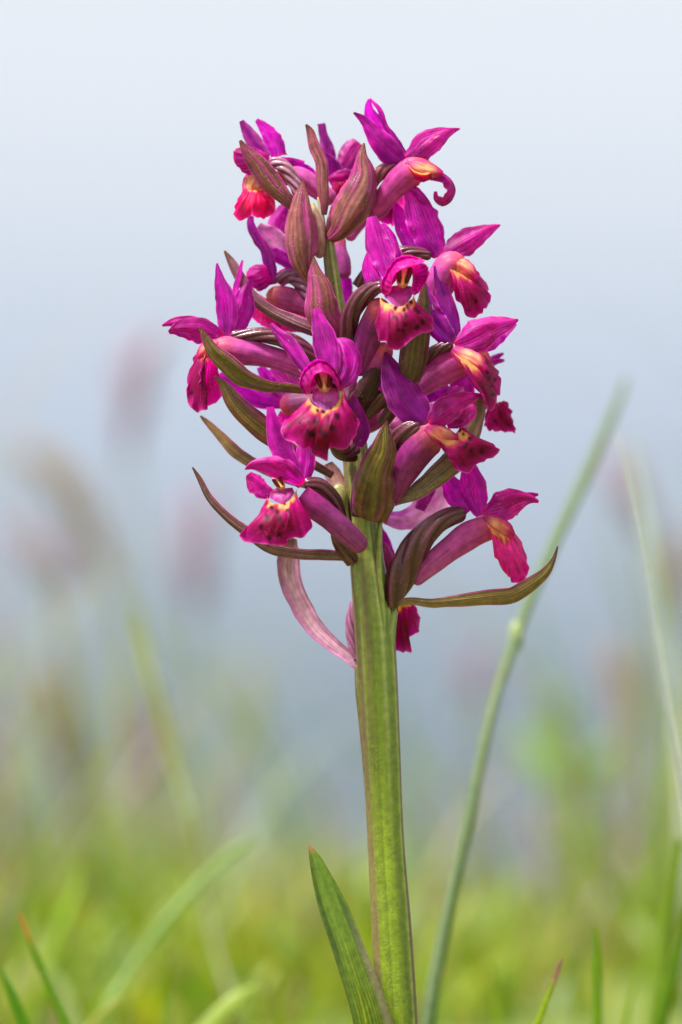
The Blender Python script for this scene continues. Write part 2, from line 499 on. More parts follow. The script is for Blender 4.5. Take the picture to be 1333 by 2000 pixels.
ys = np.concatenate([-np.geomspace(400, 1.5, 14), np.linspace(-1.2, 2.0, 60), np.geomspace(2.1, 700, 50), np.linspace(760, 20500, 190)])
xs0 = np.linspace(-1, 1, 90)
gx, gy = np.meshgrid(xs0, ys)
gx = np.sign(gx) * np.abs(gx) ** 1.7 * (1.2 + np.abs(gy) * 0.6)
gz = ground_z(gx, gy)
nv_, nu_ = gx.shape
idx = np.arange(nv_ * nu_).reshape(nv_, nu_)
fc = np.stack([idx[:-1, :-1], idx[:-1, 1:], idx[1:, 1:], idx[1:, :-1]], -1).reshape(-1, 4)
me = bpy.data.meshes.new('meadow_ground')
me.from_pydata(np.stack([gx, gy, gz], -1).reshape(-1, 3).tolist(), [], fc.tolist())
me.materials.append(M_TURF); me.materials.append(M_VALLEY)
fy = gy.ravel()[fc[:, 0]]
me.polygons.foreach_set('material_index', (fy > 60).astype(np.int32))
me.polygons.foreach_set('use_smooth', [True] * len(me.polygons))
ground = bpy.data.objects.new('ground', me); COL.objects.link(ground)
ground['kind'] = 'structure'

# ------------------------------------------------------------------ the air
HAZE = 1.9e-4
zmin, zmax = float(gz.min()) - 1, float(gz.max()) + 15
xm = float(np.abs(gx).max()) + 50
hv = [(sx * xm, y, z) for z in (zmin, zmax) for y in (-450, 20800) for sx in (-1, 1)]
hf = [(0, 2, 3, 1), (4, 5, 7, 6), (0, 1, 5, 4), (2, 6, 7, 3), (0, 4, 6, 2), (1, 3, 7, 5)]
hm = bpy.data.meshes.new('haze'); hm.from_pydata(hv, [], hf)
mh = bpy.data.materials.new('haze'); mh.use_nodes = True
n = mh.node_tree; n.nodes.clear()
ho = n.nodes.new('ShaderNodeOutputMaterial'); pv = n.nodes.new('ShaderNodeVolumePrincipled')
pv.inputs['Color'].default_value = (0.428, 0.487, 0.582, 1); pv.inputs['Density'].default_value = HAZE
pv.inputs['Anisotropy'].default_value = 0.0
n.links.new(pv.outputs[0], ho.inputs['Volume'])
hm.materials.append(mh)
haze = bpy.data.objects.new('haze', hm); COL.objects.link(haze); haze['kind'] = 'stuff'

# ------------------------------------------------------------------ the orchid
BASE = P(800, 2660, 0)
BASE[2] = 0.0
orchid = empty('orchid_plant', BASE)
tag(orchid, 'magenta orchid spike with spotted lips on a thick green stem in sharp focus', 'orchid')

def sub(name, grids, mat, parent):
    return build(name, grids, mat, parent)

# stem: green, angular, washed with brown along its edges
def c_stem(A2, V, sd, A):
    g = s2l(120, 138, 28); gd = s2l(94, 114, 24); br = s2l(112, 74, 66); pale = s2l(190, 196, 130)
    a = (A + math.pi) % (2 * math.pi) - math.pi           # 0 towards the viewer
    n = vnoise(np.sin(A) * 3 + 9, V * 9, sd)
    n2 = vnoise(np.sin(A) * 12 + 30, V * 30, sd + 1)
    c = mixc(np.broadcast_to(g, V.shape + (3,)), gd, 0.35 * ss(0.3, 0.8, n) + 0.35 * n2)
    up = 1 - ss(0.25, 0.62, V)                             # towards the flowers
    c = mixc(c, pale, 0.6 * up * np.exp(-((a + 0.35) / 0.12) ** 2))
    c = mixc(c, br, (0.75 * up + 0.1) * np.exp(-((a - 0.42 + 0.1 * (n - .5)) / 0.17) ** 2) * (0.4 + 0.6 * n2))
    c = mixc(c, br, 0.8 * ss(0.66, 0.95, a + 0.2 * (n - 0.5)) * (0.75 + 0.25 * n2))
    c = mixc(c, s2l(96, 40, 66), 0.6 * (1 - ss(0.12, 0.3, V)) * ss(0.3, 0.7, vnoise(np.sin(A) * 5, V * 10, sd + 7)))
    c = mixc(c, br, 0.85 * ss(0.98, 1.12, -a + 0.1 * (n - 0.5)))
    c = mixc(c, pale, 0.5 * up * np.exp(-((a - 0.72) / 0.05) ** 2) * n2)  # thin painted highlight along the upper stem
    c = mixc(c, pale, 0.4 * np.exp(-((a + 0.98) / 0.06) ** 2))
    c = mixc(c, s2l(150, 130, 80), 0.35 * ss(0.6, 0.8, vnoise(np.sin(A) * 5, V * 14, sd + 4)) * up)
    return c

stem_pts = [(640, 455, 0, 20), (645, 500, 0, 25), (656, 580, 0, 30), (668, 680, 0, 38), (682, 790, 0, 44), (697, 900, 0, 50),
            (706, 980, 0, 58), (717, 1090, 0, 64), (730, 1200, 0, 75), (737, 1300, 0, 76), (745, 1450, 0, 73),
            (755, 1650, 0, 69), (765, 1800, 0, 73), (777, 2000, 0, 75), (790, 2300, 0, 78), (800, 2700, 0, 84)]
def c_ridge(A2, V, sd, A):
    a = (A + math.pi) % (2 * math.pi) - math.pi
    c = mixc(np.broadcast_to(s2l(116, 138, 34), V.shape + (3,)), s2l(112, 74, 66), ss(0.1, 0.9, a) * 0.8 + 0.2 * vnoise(V * 20, np.sin(A) * 3, sd))
    return mixc(c, s2l(190, 186, 140), 0.5 * np.exp(-((a + 0.5) / 0.3) ** 2))  # pale stripe: glossy highlight of the ridge, painted on
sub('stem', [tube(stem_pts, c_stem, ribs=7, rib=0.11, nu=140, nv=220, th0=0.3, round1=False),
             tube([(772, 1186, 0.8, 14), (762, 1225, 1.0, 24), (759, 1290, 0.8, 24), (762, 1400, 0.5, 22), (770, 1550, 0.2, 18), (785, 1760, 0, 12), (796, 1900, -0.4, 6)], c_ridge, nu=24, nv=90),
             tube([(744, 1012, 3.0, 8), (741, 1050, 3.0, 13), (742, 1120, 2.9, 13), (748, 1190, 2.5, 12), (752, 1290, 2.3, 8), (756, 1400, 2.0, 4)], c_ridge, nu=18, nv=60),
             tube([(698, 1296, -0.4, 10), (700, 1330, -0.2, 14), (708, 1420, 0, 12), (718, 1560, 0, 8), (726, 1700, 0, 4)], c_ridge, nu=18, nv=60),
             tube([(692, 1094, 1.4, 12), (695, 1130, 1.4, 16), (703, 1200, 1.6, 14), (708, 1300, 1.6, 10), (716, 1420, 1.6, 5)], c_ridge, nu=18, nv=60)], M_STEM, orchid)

# leaf clasping the stem
def c_leaf(U, V, sd):
    g = s2l(88, 112, 24); dk = s2l(60, 82, 20); lt = s2l(168, 172, 44); br = s2l(112, 84, 62)
    c = mixc(np.broadcast_to(g, U.shape + (3,)), dk, ss(0.4, 0.7, vnoise(U * 3, V * 6, sd)))
    st = vnoise(U * 20, V * 9, sd + 1) * 0.6 + vnoise(U * 45, V * 14, sd + 2) * 0.4
    c = mixc(c, lt, 0.6 * ss(0.48, 0.8, st) * ss(0.05, 0.35, V) * np.exp(-((U - 0.1) / 0.6) ** 2))  # yellow-green streaks imitate light coming through the leaf
    c = mixc(c, br, 0.8 * ss(0.93, 1.0, U))
    c = mixc(c, s2l(132, 118, 96), 0.75 * ss(0.45, 0.75, -U) * ss(0.1, 0.3, V))
    return mixc(c, s2l(160, 90, 60), 1 - ss(0.0, 0.02, V))
leaf_pts = [(604, 1651, 2, 3), (613, 1672, 2.4, 20), (628, 1715, 3, 40), (645, 1760, 3.6, 54), (668, 1820, 4.4, 63), (692, 1890, 5, 66), (715, 1960, 5, 70),
            (735, 2040, 4.6, 80), (765, 2200, 4.0, 92), (790, 2420, 3.2, 100), (800, 2660, 2.5, 100)]
sub('leaf', blade(leaf_pts, c_leaf, roll=-14, wrap=-38, crease=0.22, ripple=0.06, nu=41, nv=120, vein=1.5), M_LEAF, orchid)

def flower(px, py, d):
    return empty('flower', P(px, py, d), orchid)
def sep(f, pts, col=None, **k):
    k.setdefault('vein', 12); k.setdefault('flute', 0.09); k.setdefault('ripple', 0.15)
    return sub('sepal', blade(pts, col or c_petal(), **k), M_PETAL, f)
def pet(f, pts, col=None, name='petal', **k):
    k.setdefault('vein', 11); k.setdefault('flute', 0.1); k.setdefault('ripple', 0.15)
    return sub(name, blade(pts, col or c_hood(), **k), M_PETAL, f)
def lip(f, base, out, col=None, **k):
    k.setdefault('jag', 3.2); k.setdefault('frill', 1.5)
    return sub('lip', patch(base, out, col or c_lip(), **k), M_LIP, f)
def spur(f, pts, col=None, **k):
    k.setdefault('ribs', 5); k.setdefault('rib', 0.07); k.setdefault('nu', 40); k.setdefault('flat', 0.8)
    return sub('spur', tube(pts, col or c_spur(), **k), M_SPUR, f)
def ovary(f, pts, col=None, twist=220, **k):
    k.setdefault('rib', 0.28)
    return sub('ovary', tube(pts, col or c_ovary(), ribs=6, twist=twist, round0=False, round1=True, nu=48, nv=70, **k), M_OVARY, f)
def bract(pts, col=None, **k):
    k.setdefault('vein', 12); k.setdefault('wrap', 55); k.setdefault('flute', 0.07); k.setdefault('ripple', 0.13)
    pts = [(x + 2.5 * math.sin(i * 2.4 + pts[0][0]), y + 2.5 * math.cos(i * 1.9 + pts[0][1]), d, w_) if 0 < i < len(pts) - 1 else (x, y, d, w_) for i, (x, y, d, w_) in enumerate(pts)]
    return sub('bract', blade(pts, col or c_bract(), nu=33, nv=60, **k), M_BRACT, orchid)
def column(f, px, py, d, s=1.0, tilt=0.0, wide=1.0):
    """pale pocket with two brown pollen sacs"""
    pale = s2l(226, 170, 150); br = s2l(92, 30, 14); yl = s2l(226, 178, 110)
    def q(x, y, z):
        c_, s_ = math.cos(R(tilt)), math.sin(R(tilt))
        return (px + (x * c_ - y * s_) * s * wide, py + (x * s_ + y * c_) * s, d + z)
    g = [tube([(*q(0, -22, -1.0), 16 * s), (*q(0, -6, -0.4), 24 * s), (*q(0, 10, -0.4), 22 * s), (*q(0, 18, 0), 10 * s)], c_flat(pale), nu=16, nv=14),
         tube([(*q(-8, -20, 0.4), 7 * s), (*q(-7, -4, 0.8), 9 * s), (*q(-3, 11, 1.0), 5 * s)], c_flat(br, 0.5), nu=12, nv=12),
         tube([(*q(9, -20, 0.4), 7 * s), (*q(8, -4, 0.8), 9 * s), (*q(4, 11, 1.0), 5 * s)], c_flat(br, 0.5), nu=12, nv=12),
         tube([(*q(0, -12, 0.8), 4 * s), (*q(0, 4, 1.1), 5 * s), (*q(0, 15, 1.2), 8 * s)], c_flat(yl), nu=12, nv=12)]
    return sub('column', g, M_SPUR, f)

# ---- flower facing the viewer, middle of the spike
f = flower(640, 745, 12)
sep(f, [(618, 602, 9, 16), (622, 622, 9.5, 27), (632, 655, 10.5, 46), (641, 690, 11.3, 50), (648, 728, 12, 30)], wrap=28)
sep(f, [(528, 633, 9, 8), (540, 648, 9.5, 18), (560, 668, 10.2, 28), (582, 697, 11, 30), (602, 730, 11.8, 22)], wrap=40, roll=15)
sep(f, [(657, 662, 8.5, 10), (676, 677, 9.5, 40), (686, 703, 10.2, 54), (680, 730, 11, 46), (662, 752, 12, 24)], roll=-18, wrap=35)
sub('petal', [patch([(634, 742, 10.8), (640, 738, 10.6), (648, 738, 10.8)],
                    [(600, 772, 13.5), (588, 757, 13.8), (587, 738, 14), (594, 722, 14.4), (604, 712, 15), (619, 702, 15.4), (634, 705, 15.4), (650, 717, 15.0), (661, 733, 14.4), (667, 750, 13.8), (667, 763, 13.2)],
                    c_hood(1.0), dome=True, jag=1.0, wrinkle=0.6),
              patch([(606, 770, 13.6), (606, 754, 15.4), (611, 741, 16.6), (617, 731, 17.2), (630, 727, 17.4), (643, 731, 17), (652, 742, 16.2), (658, 755, 15), (663, 765, 13.4)],
                    [(597, 772, 12.2), (586, 757, 12.2), (585, 738, 12.4), (594, 721, 12.6), (604, 711, 12.8), (619, 701, 13), (634, 704, 13), (650, 716, 12.8), (662, 732, 12.6), (669, 750, 12.4), (669, 765, 12.2)],
                    c_hood(1.12), bulge=0.9, jag=1.4, wrinkle=2.2)], M_PETAL, f)
column(f, 633, 746, 13.6, 1.15, tilt=-4, wide=1.35)
sub('throat', patch([(612, 762, 12.2), (625, 757, 11.8), (640, 756, 11.6), (660, 760, 12.2)], [(610, 778, 13.6), (619, 792, 15.0), (637, 802, 15.8), (654, 792, 15.0), (664, 774, 13.6)],
    c_petal(s2l(206, 110, 180), s2l(190, 60, 140), base=s2l(190, 90, 170), vs=0.25), bulge=1.0, jag=0.4, ns=40, nr=20), M_SPUR, f)
lip(f, [(604, 770, 13.2), (609, 788, 14.6), (622, 796, 15.4), (637, 800, 15.6), (652, 794, 15.4), (664, 780, 14.6), (674, 757, 13.2)],
    [(596, 790, 13.6), (575, 806, 14.2), (554, 824, 15), (548, 842, 15.6), (555, 856, 16.2), (576, 866, 17), (595, 876, 17.2), (603, 872, 16.9), (607, 884, 17.2), (622, 893, 17.4),
     (640, 898, 17.4), (643, 884, 17), (650, 875, 16.6), (664, 879, 16.6), (682, 868, 16), (697, 848, 15.2), (701, 826, 14.6), (692, 808, 14), (678, 795, 13.4), (672, 780, 13)],
    bulge=1.6, wrinkle=1.5, col=c_lip(0.14, 1.0), ns=110, nr=50,
    spots=[(621, 801, 4), (631, 804, 5.5), (646, 796, 5), (603, 824, 4.5), (617, 823, 6), (658, 813, 7), (650, 835, 7), (587, 827, 4), (605, 846, 8), (613, 848, 6), (627, 844, 6), (636, 849, 7)])
sub('spur', blade([(700, 872, 8, 20), (706, 850, 8.5, 40), (696, 815, 9.5, 44), (680, 780, 11, 34)], c_petal(s2l(132, 20, 124), C_SEP, var=0.4), wrap=70, roll=10), M_PETAL, f)
ovary(f, [(684, 880, 3.2, 44), (668, 878, 5, 36), (655, 850, 7.5, 30), (650, 790, 9.5, 26), (648, 748, 11, 20)])

# ---- flower facing the viewer, upper right
f = flower(768, 545, 11)
sep(f, [(725, 423, 8, 18), (729, 440, 8.5, 32), (737, 475, 9.4, 50), (752, 510, 10.4, 46), (766, 545, 11.2, 26)], roll=8, wrap=30, vein=3)
sep(f, [(748, 435, 7, 10), (763, 455, 7.6, 18), (776, 490, 8.8, 22), (783, 530, 10, 18)], wrap=40, roll=-30)
sep(f, [(722, 492, 9, 10), (720, 515, 9.4, 30), (726, 545, 10, 36), (740, 575, 10.8, 18)], roll=20, wrap=35)
sub('petal', [patch([(774, 548, 10.6), (780, 540, 10.4), (788, 538, 10.6)],
                    [(752, 576, 13.4), (746, 566, 13.6), (747, 550, 14), (753, 535, 14.4), (763, 518, 14.8), (778, 503, 15.2), (794, 499, 15.4), (812, 503, 15.4), (826, 510, 15)],
                    c_hood(1.0), dome=True, jag=1.0, wrinkle=0.6),
              patch([(760, 576, 13.4), (766, 562, 15), (767, 548, 16.2), (776, 532, 16.8), (792, 523, 17.2), (808, 519, 17), (829, 514, 16.2)],
                    [(750, 577, 12.2), (744, 567, 12.2), (745, 550, 12.4), (752, 534, 12.6), (763, 517, 12.8), (778, 502, 13), (794, 498, 13.2), (812, 501, 13.6), (830, 508, 14.6)],
                    c_hood(1.15), bulge=0.9, jag=1.2, wrinkle=2.2)], M_PETAL, f)
sub('petal', [patch([(800, 520, 12.5), (806, 540, 12), (803, 565, 12.5)],
                    [(812, 514, 14.6), (826, 513, 15.2), (836, 522, 15.4), (838, 535, 15), (831, 552, 14.4), (820, 570, 14), (808, 577, 13.6)], c_hood(1.15), bulge=-0.8, jag=1.2)], M_PETAL, f)
column(f, 788, 542, 13.4, 1.1, tilt=6, wide=1.2)
sub('throat', patch([(755, 562, 11.6), (770, 558, 11.2), (790, 557, 11.2), (806, 560, 11.8)], [(750, 578, 12.8), (762, 590, 14), (783, 601, 14.8), (797, 590, 14), (807, 574, 12.8)],
    c_petal(s2l(206, 80, 150), s2l(186, 40, 120), base=s2l(190, 90, 150), vs=0.25), bulge=1.0, jag=0.4, ns=40, nr=20), M_SPUR, f)
lip(f, [(741, 574, 12.6), (750, 590, 13.8), (763, 594, 14.6), (783, 599, 15), (796, 590, 14.6), (805, 584, 13.8), (809, 575, 12.8)],
    [(748, 603, 13.4), (738, 622, 14), (732, 636, 14.8), (736, 652, 15.6), (743, 664, 16.2), (754, 672, 16.6), (764, 684, 16.8), (777, 681, 16.8), (790, 676, 16.6), (803, 666, 16.2), (820, 652, 15.4), (838, 651, 14.8),
     (848, 638, 14), (848, 626, 13.6), (836, 612, 13.2), (822, 604, 12.8), (810, 590, 12.6)],
    bulge=1.8, wrinkle=1.5, col=c_lip(0.17, 0.7), ns=110, nr=50,
    spots=[(773, 602, 5), (790, 605, 4.5), (797, 600, 5.5), (803, 590, 4.5), (812, 605, 6), (817, 610, 5), (793, 618, 5.5), (791, 634, 5.5), (787, 646, 5), (779, 645, 4.5), (825, 629, 5.5), (815, 639, 6.5), (770, 620, 4)])
spur(f, [(748, 585, 9.5, 40), (738, 610, 8, 48), (722, 650, 6, 50), (708, 700, 4, 44), (700, 735, 3, 30)], c_spur(s2l(140, 40, 130), s2l(190, 80, 160)))
ovary(f, [(673, 690, 2.5, 30), (677, 650, 4.5, 34), (688, 610, 6.5, 34), (708, 580, 8.5, 32), (735, 562, 10, 26), (752, 560, 11, 20)], twist=120)

# ---- flower turned to the right, third on the right-hand side
f = flower(886, 675, 5)
sep(f, [(830, 553, 4, 6), (836, 590, 4.6, 32), (848, 625, 5, 46), (866, 652, 5.2, 44), (884, 674, 5.4, 22)], wrap=35, roll=14, col=c_petal(s2l(120, 14, 128), C_SEP))
sep(f, [(849, 519, 3, 4), (858, 545, 3.4, 20), (870, 585, 4, 36), (883, 630, 4.6, 36), (891, 668, 5, 18)], wrap=38, roll=-12, col=c_petal(s2l(126, 14, 136), C_SEP))
pet(f, [(1009, 632, 1, 5), (985, 645, 1.5, 28), (958, 662, 2, 42), (925, 675, 3, 30)], c_petal(s2l(232, 12, 206), s2l(234, 40, 214)), wrap=30, roll=20)  # brightened colour imitates back light through this rear petal
pet(f, [(1013, 624, 5, 4), (995, 629, 5.4, 26), (962, 637, 5.8, 50), (926, 655, 6.2, 66), (903, 667, 6, 46), (888, 673, 5.6, 20)], wrap=50, roll=12, crease=0.1)
sub('throat', blade([(948, 722, 7.6, 18), (930, 708, 7.6, 36), (908, 696, 7.0, 38), (884, 681, 6, 20)], c_neck, wrap=75, flute=0.08, ripple=0.12), M_LIP, f)
sub('throat', blade([(956, 716, 3, 14), (944, 698, 3.2, 28), (930, 684, 3.6, 24)], c_neck, wrap=75, flute=0.08, ripple=0.12), M_LIP, f)
lip(f, [(880, 682, 6.6), (900, 698, 7.2), (922, 706, 7), (936, 700, 5), (940, 688, 3)],
    [(908, 716, 8), (916, 722, 8.5), (917, 738, 9.2), (924, 753, 9.5), (937, 765, 9.4), (945, 774, 8.6), (946, 790, 7.8), (956, 801, 7), (967, 793, 5.6), (974, 772, 4), (977, 745, 2.6), (972, 720, 1.6), (960, 706, 1.6), (948, 694, 2)],
    bulge=1.8, wrinkle=2.0, col=c_lip(0.27, 0.8), spots=[(941, 702, 4), (950, 710, 4), (952, 728, 4.5), (955, 738, 5), (967, 742, 4), (964, 770, 6), (959, 755, 3)])
spur(f, [(938, 708, 3.6, 30), (910, 703, 3.4, 60), (880, 714, 3, 60), (850, 733, 2.6, 54), (820, 755, 2, 46), (796, 772, 1.4, 36)])
ovary(f, [(800, 740, 2, 30), (825, 705, 3, 26), (850, 685, 4, 22), (886, 672, 4.8, 18)])

# ---- flower turned right and down, below it
f = flower(836, 828, 8)
sep(f, [(721, 746, 4, 12), (738, 750, 4.4, 18), (760, 762, 5, 22), (800, 795, 6, 24)], wrap=40)
sep(f, [(753, 687, 6, 4), (760, 705, 6.4, 28), (775, 742, 7.2, 62), (798, 782, 7.8, 76), (822, 812, 8.2, 52), (838, 830, 8.5, 20)], wrap=42, roll=-10, col=c_petal(s2l(134, 12, 124), s2l(158, 28, 150)), vein=8)  # darker violet: shade on this sepal put into its pigment
pet(f, [(926, 790, 6, 14), (915, 802, 6.3, 34), (895, 818, 6.6, 34), (872, 826, 7, 20)], c_hood(1.15), wrap=40, roll=25)
sub('petal', patch([(848, 800, 4), (855, 790, 3.6), (866, 785, 4)], [(872, 780, 5), (880, 756, 5), (893, 753, 5.4), (906, 757, 5.6), (908, 768, 5.8)], c_petal(C_SEP, s2l(232, 170, 160)), bulge=0.6, ns=30, nr=14), M_PETAL, f)
pet(f, [(944, 770, 8, 3), (928, 773, 8.6, 16), (903, 780, 9.2, 36), (876, 795, 9.6, 52), (855, 812, 9.4, 46), (838, 826, 8.8, 20)], wrap=52, roll=10, crease=0.1)
column(f, 885, 808, 7.8, 0.75, tilt=20)
sub('throat', blade([(896, 856, 10.6, 14), (872, 852, 10.6, 32), (850, 845, 10, 34), (832, 834, 9, 20)], c_neck, wrap=75, flute=0.08, ripple=0.12), M_LIP, f)
lip(f, [(834, 838, 9), (855, 852, 9.8), (880, 856, 10), (895, 846, 8.6), (893, 832, 6.4), (880, 824, 5.6)],
    [(868, 862, 10), (864, 874, 10.6), (872, 888, 11.2), (885, 897, 11.6), (890, 915, 11.6), (904, 923, 11.4), (916, 922, 11), (928, 911, 10.4), (945, 902, 9.6), (962, 892, 8.8), (974, 880, 8.2), (970, 871, 7.4), (950, 866, 6.6), (932, 854, 6), (915, 842, 5.6), (905, 832, 5.4)],
    bulge=1.8, wrinkle=2.2, col=c_lip(0.24, 0.9), ns=100, nr=44,
    spots=[(885, 838, 4.5), (897, 841, 4), (918, 857, 5), (912, 870, 4.5), (921, 880, 5.5), (942, 881, 5.5), (893, 858, 4), (905, 848, 4), (908, 873, 3.5)])
spur(f, [(878, 846, 7.8, 28), (850, 850, 7.5, 60), (825, 868, 6.8, 66), (798, 905, 5.8, 58), (780, 945, 4.8, 40), (768, 985, 3.6, 20)], c_spur(s2l(150, 36, 122), s2l(176, 70, 142)))
ovary(f, [(728, 960, 2.8, 40), (745, 900, 4, 40), (765, 865, 5.4, 36), (795, 842, 6.8, 34), (825, 830, 7.8, 24)], twist=160)

# ---- flower facing left-down, lower left
f = flower(590, 948, 9)
sep(f, [(528, 794, 8, 14), (531, 815, 8.2, 22), (541, 850, 8.6, 42), (556, 890, 9, 46), (573, 925, 9.2, 34), (590, 948, 9.4, 18)], wrap=30, vein=3)
sep(f, [(600, 838, 7, 20), (599, 870, 7.4, 36), (598, 905, 8, 38), (592, 945, 9, 22)], wrap=32, roll=-8, vein=3)
pet(f, [(486, 925, 11, 14), (497, 938, 11, 34), (512, 955, 11, 36), (532, 962, 10.6, 20)], c_hood(1.15), wrap=35, roll=-15)
pet(f, [(479, 917, 12, 3), (496, 911, 12.3, 20), (522, 912, 12.6, 36), (552, 922, 12.2, 46), (575, 934, 11, 38), (591, 946, 9.8, 18)], wrap=55, roll=20, crease=0.1)
column(f, 546, 944, 10.8, 0.75, tilt=-35)
sub('throat', patch([(530, 956, 10), (545, 953, 9.8), (560, 953, 9.8), (572, 952, 10)], [(526, 972, 11), (540, 980, 12), (553, 985, 12.4), (563, 978, 12), (576, 962, 10.8)],
    c_petal(s2l(204, 96, 164), s2l(186, 50, 130), base=s2l(190, 90, 150), vs=0.25), bulge=0.9, jag=0.4, ns=40, nr=20), M_SPUR, f)
lip(f, [(522, 968, 10.4), (530, 982, 11.6), (548, 984, 12.2), (558, 982, 12.2), (570, 972, 11.4), (580, 955, 10)],
    [(520, 985, 11.4), (508, 1000, 12), (495, 1020, 12.8), (476, 1034, 13.4), (469, 1045, 13.6), (473, 1054, 13.8), (487, 1061, 14), (510, 1062, 14.2), (530, 1065, 14.2), (548, 1065, 14.1), (560, 1062, 14), (564, 1054, 13.6),
     (574, 1051, 13.4), (590, 1052, 13), (600, 1040, 12.6), (608, 1033, 12.2), (607, 1015, 11.6), (598, 998, 11), (588, 990, 10.6), (576, 982, 10.4)],
    bulge=1.7, wrinkle=1.6, col=c_lip(0.14, 0.8), ns=110, nr=50, jag=1.8,
    spots=[(531, 991, 5), (541, 1000, 4.5), (522, 1011, 6.5), (547, 1013, 5.5), (510, 1029, 6), (545, 1044, 6), (526, 1050, 6.5), (563, 997, 4.5), (554, 1028, 3.5), (556, 985, 4)])
spur(f, [(588, 968, 9.2, 44), (610, 985, 9.2, 48), (645, 1012, 8.8, 46), (685, 1048, 8, 42), (714, 1074, 7.2, 30)], c_spur(s2l(146, 44, 124), s2l(178, 84, 148), mouth=s2l(160, 40, 120)), round0=False)
ovary(f, [(688, 1096, 1.4, 26), (668, 1055, 3.6, 34), (660, 1010, 5.2, 34), (648, 975, 6.6, 32), (622, 948, 8, 28), (592, 945, 9, 18)], twist=150)

# ---- flower turned to the left, half-way up
f = flower(436, 658, 2)
sep(f, [(473, 508, -1, 4), (465, 540, -0.6, 14), (455, 580, 0, 14), (446, 640, 1, 12)], wrap=40, roll=35)
sep(f, [(493, 545, 1, 4), (483, 567, 1.4, 26), (476, 600, 1.8, 48), (462, 632, 2, 44), (446, 658, 2.2, 18)], wrap=35, roll=-10, vein=7)
sep(f, [(424, 514, 2, 4), (428, 545, 2.4, 22), (438, 585, 2.8, 42), (441, 620, 2.8, 42), (442, 662, 2.6, 22)], wrap=40, roll=16, vein=7)
pet(f, [(317, 636, 0, 4), (340, 629, 0.4, 18), (370, 630, 0.8, 28), (410, 645, 1.4, 24)], c_hood(1.1), wrap=40)
pet(f, [(330, 650, 3, 8), (345, 645, 3.4, 28), (375, 645, 3.8, 50), (405, 652, 3.6, 50), (436, 660, 2.8, 20)], wrap=50, roll=14, crease=0.12)
sub('throat', blade([(388, 700, 4, 14), (400, 686, 4.2, 30), (418, 676, 4, 32), (434, 664, 3.2, 18)], c_neck, wrap=75, flute=0.08, ripple=0.12), M_LIP, f)
lip(f, [(422, 684, 1.4), (408, 696, 1.6), (396, 704, 1.6)],
    [(424, 710, 1.2), (428, 738, 0.6), (433, 766, 0.2), (425, 784, 0), (413, 793, 0), (399, 793, 0.6), (392, 775, 1.2), (390, 745, 1.6), (391, 720, 1.8)],
    bulge=-0.8, wrinkle=1.2, col=c_lip(0.10, 0.3, main=s2l(236, 26, 160), edge=s2l(232, 30, 186)), ns=60, nr=28)  # inner lobe: glow of light from behind painted as hot pink
lip(f, [(408, 682, 3.8), (400, 688, 3.8), (390, 688, 2.6)],
    [(402, 704, 4.2), (393, 718, 4.6), (390, 745, 4.8), (388, 772, 4.6), (393, 790, 4.4), (406, 796, 4.2), (389, 804, 4.4), (375, 798, 4.2), (366, 772, 3.8), (368, 738, 3.2), (376, 704, 2.4), (384, 690, 2)],
    bulge=0.9, wrinkle=1.4, col=c_lip(0.16, 0.5, main=s2l(150, 6, 92), edge=s2l(170, 14, 124)), ns=70, nr=28, spots=[(375, 768, 4)])
spur(f, [(404, 688, 2.4, 24), (434, 681, 2.6, 44), (470, 686, 2.4, 52), (515, 694, 2, 46), (560, 707, 1.4, 44), (605, 728, 0.8, 34)])
ovary(f, [(640, 735, 1, 30), (615, 702, 2.4, 30), (575, 672, 3, 32), (520, 655, 3, 28), (448, 658, 2.4, 18)])

# ---- flower at the very top right
f = flower(790, 315, 0)
sep(f, [(721, 193, -1, 4), (720, 212, -0.8, 20), (734, 245, -0.4, 34), (756, 275, 0, 32), (785, 308, 0.2, 14)], c_petal(s2l(226, 10, 214), s2l(232, 30, 222)), wrap=35, roll=20)  # inner face brightened, light through the sepal put into its colour
sep(f, [(723, 192, 0, 6), (743, 213, 0.4, 12), (757, 247, 0.6, 14), (778, 276, 0.6, 20), (793, 304, 0.4, 12)], wrap=40, roll=-40)
sep(f, [(691, 220, 2, 4), (712, 236, 2.2, 20), (738, 270, 2.4, 42), (762, 298, 2, 48), (778, 312, 1.6, 38), (790, 320, 1, 16)], wrap=32, roll=10)
pet(f, [(899, 251, 1, 3), (885, 254, 1.4, 14), (858, 264, 2, 40), (832, 280, 2.4, 54), (810, 298, 2, 42), (788, 313, 1.4, 18)], wrap=48, roll=12, crease=0.12)
sub('throat', blade([(866, 340, 2.6, 14), (842, 334, 3.0, 34), (818, 328, 3, 40), (793, 316, 2.2, 22)], c_neck, wrap=75, flute=0.08, ripple=0.12), M_LIP, f)
lip(f, [(792, 314, 2.6), (805, 330, 3), (825, 338, 3), (838, 330, 1.4), (834, 320, 0)],
    [(812, 352, 3), (825, 356, 2.8), (838, 352, 2.4), (848, 346, 1.6), (852, 338, 0.6), (848, 328, -0.6), (840, 322, -1)], bulge=1.4, col=c_lip(0.55, 0.3), jag=0.5)
sub('lip', blade([(849, 374, 0, 10), (850, 389, 0.2, 20), (864, 399, 0.6, 28), (880, 391, 1, 32), (887, 370, 1.4, 34), (878, 350, 1.6, 34), (862, 340, 1.6, 36), (838, 334, 1.4, 40)],
                 c_petal(s2l(196, 30, 116), s2l(214, 60, 150), base=C_YEL, vs=0.4), roll=58, wrap=50, ripple=0.14, flute=0.08, nv=70), M_LIP, f)
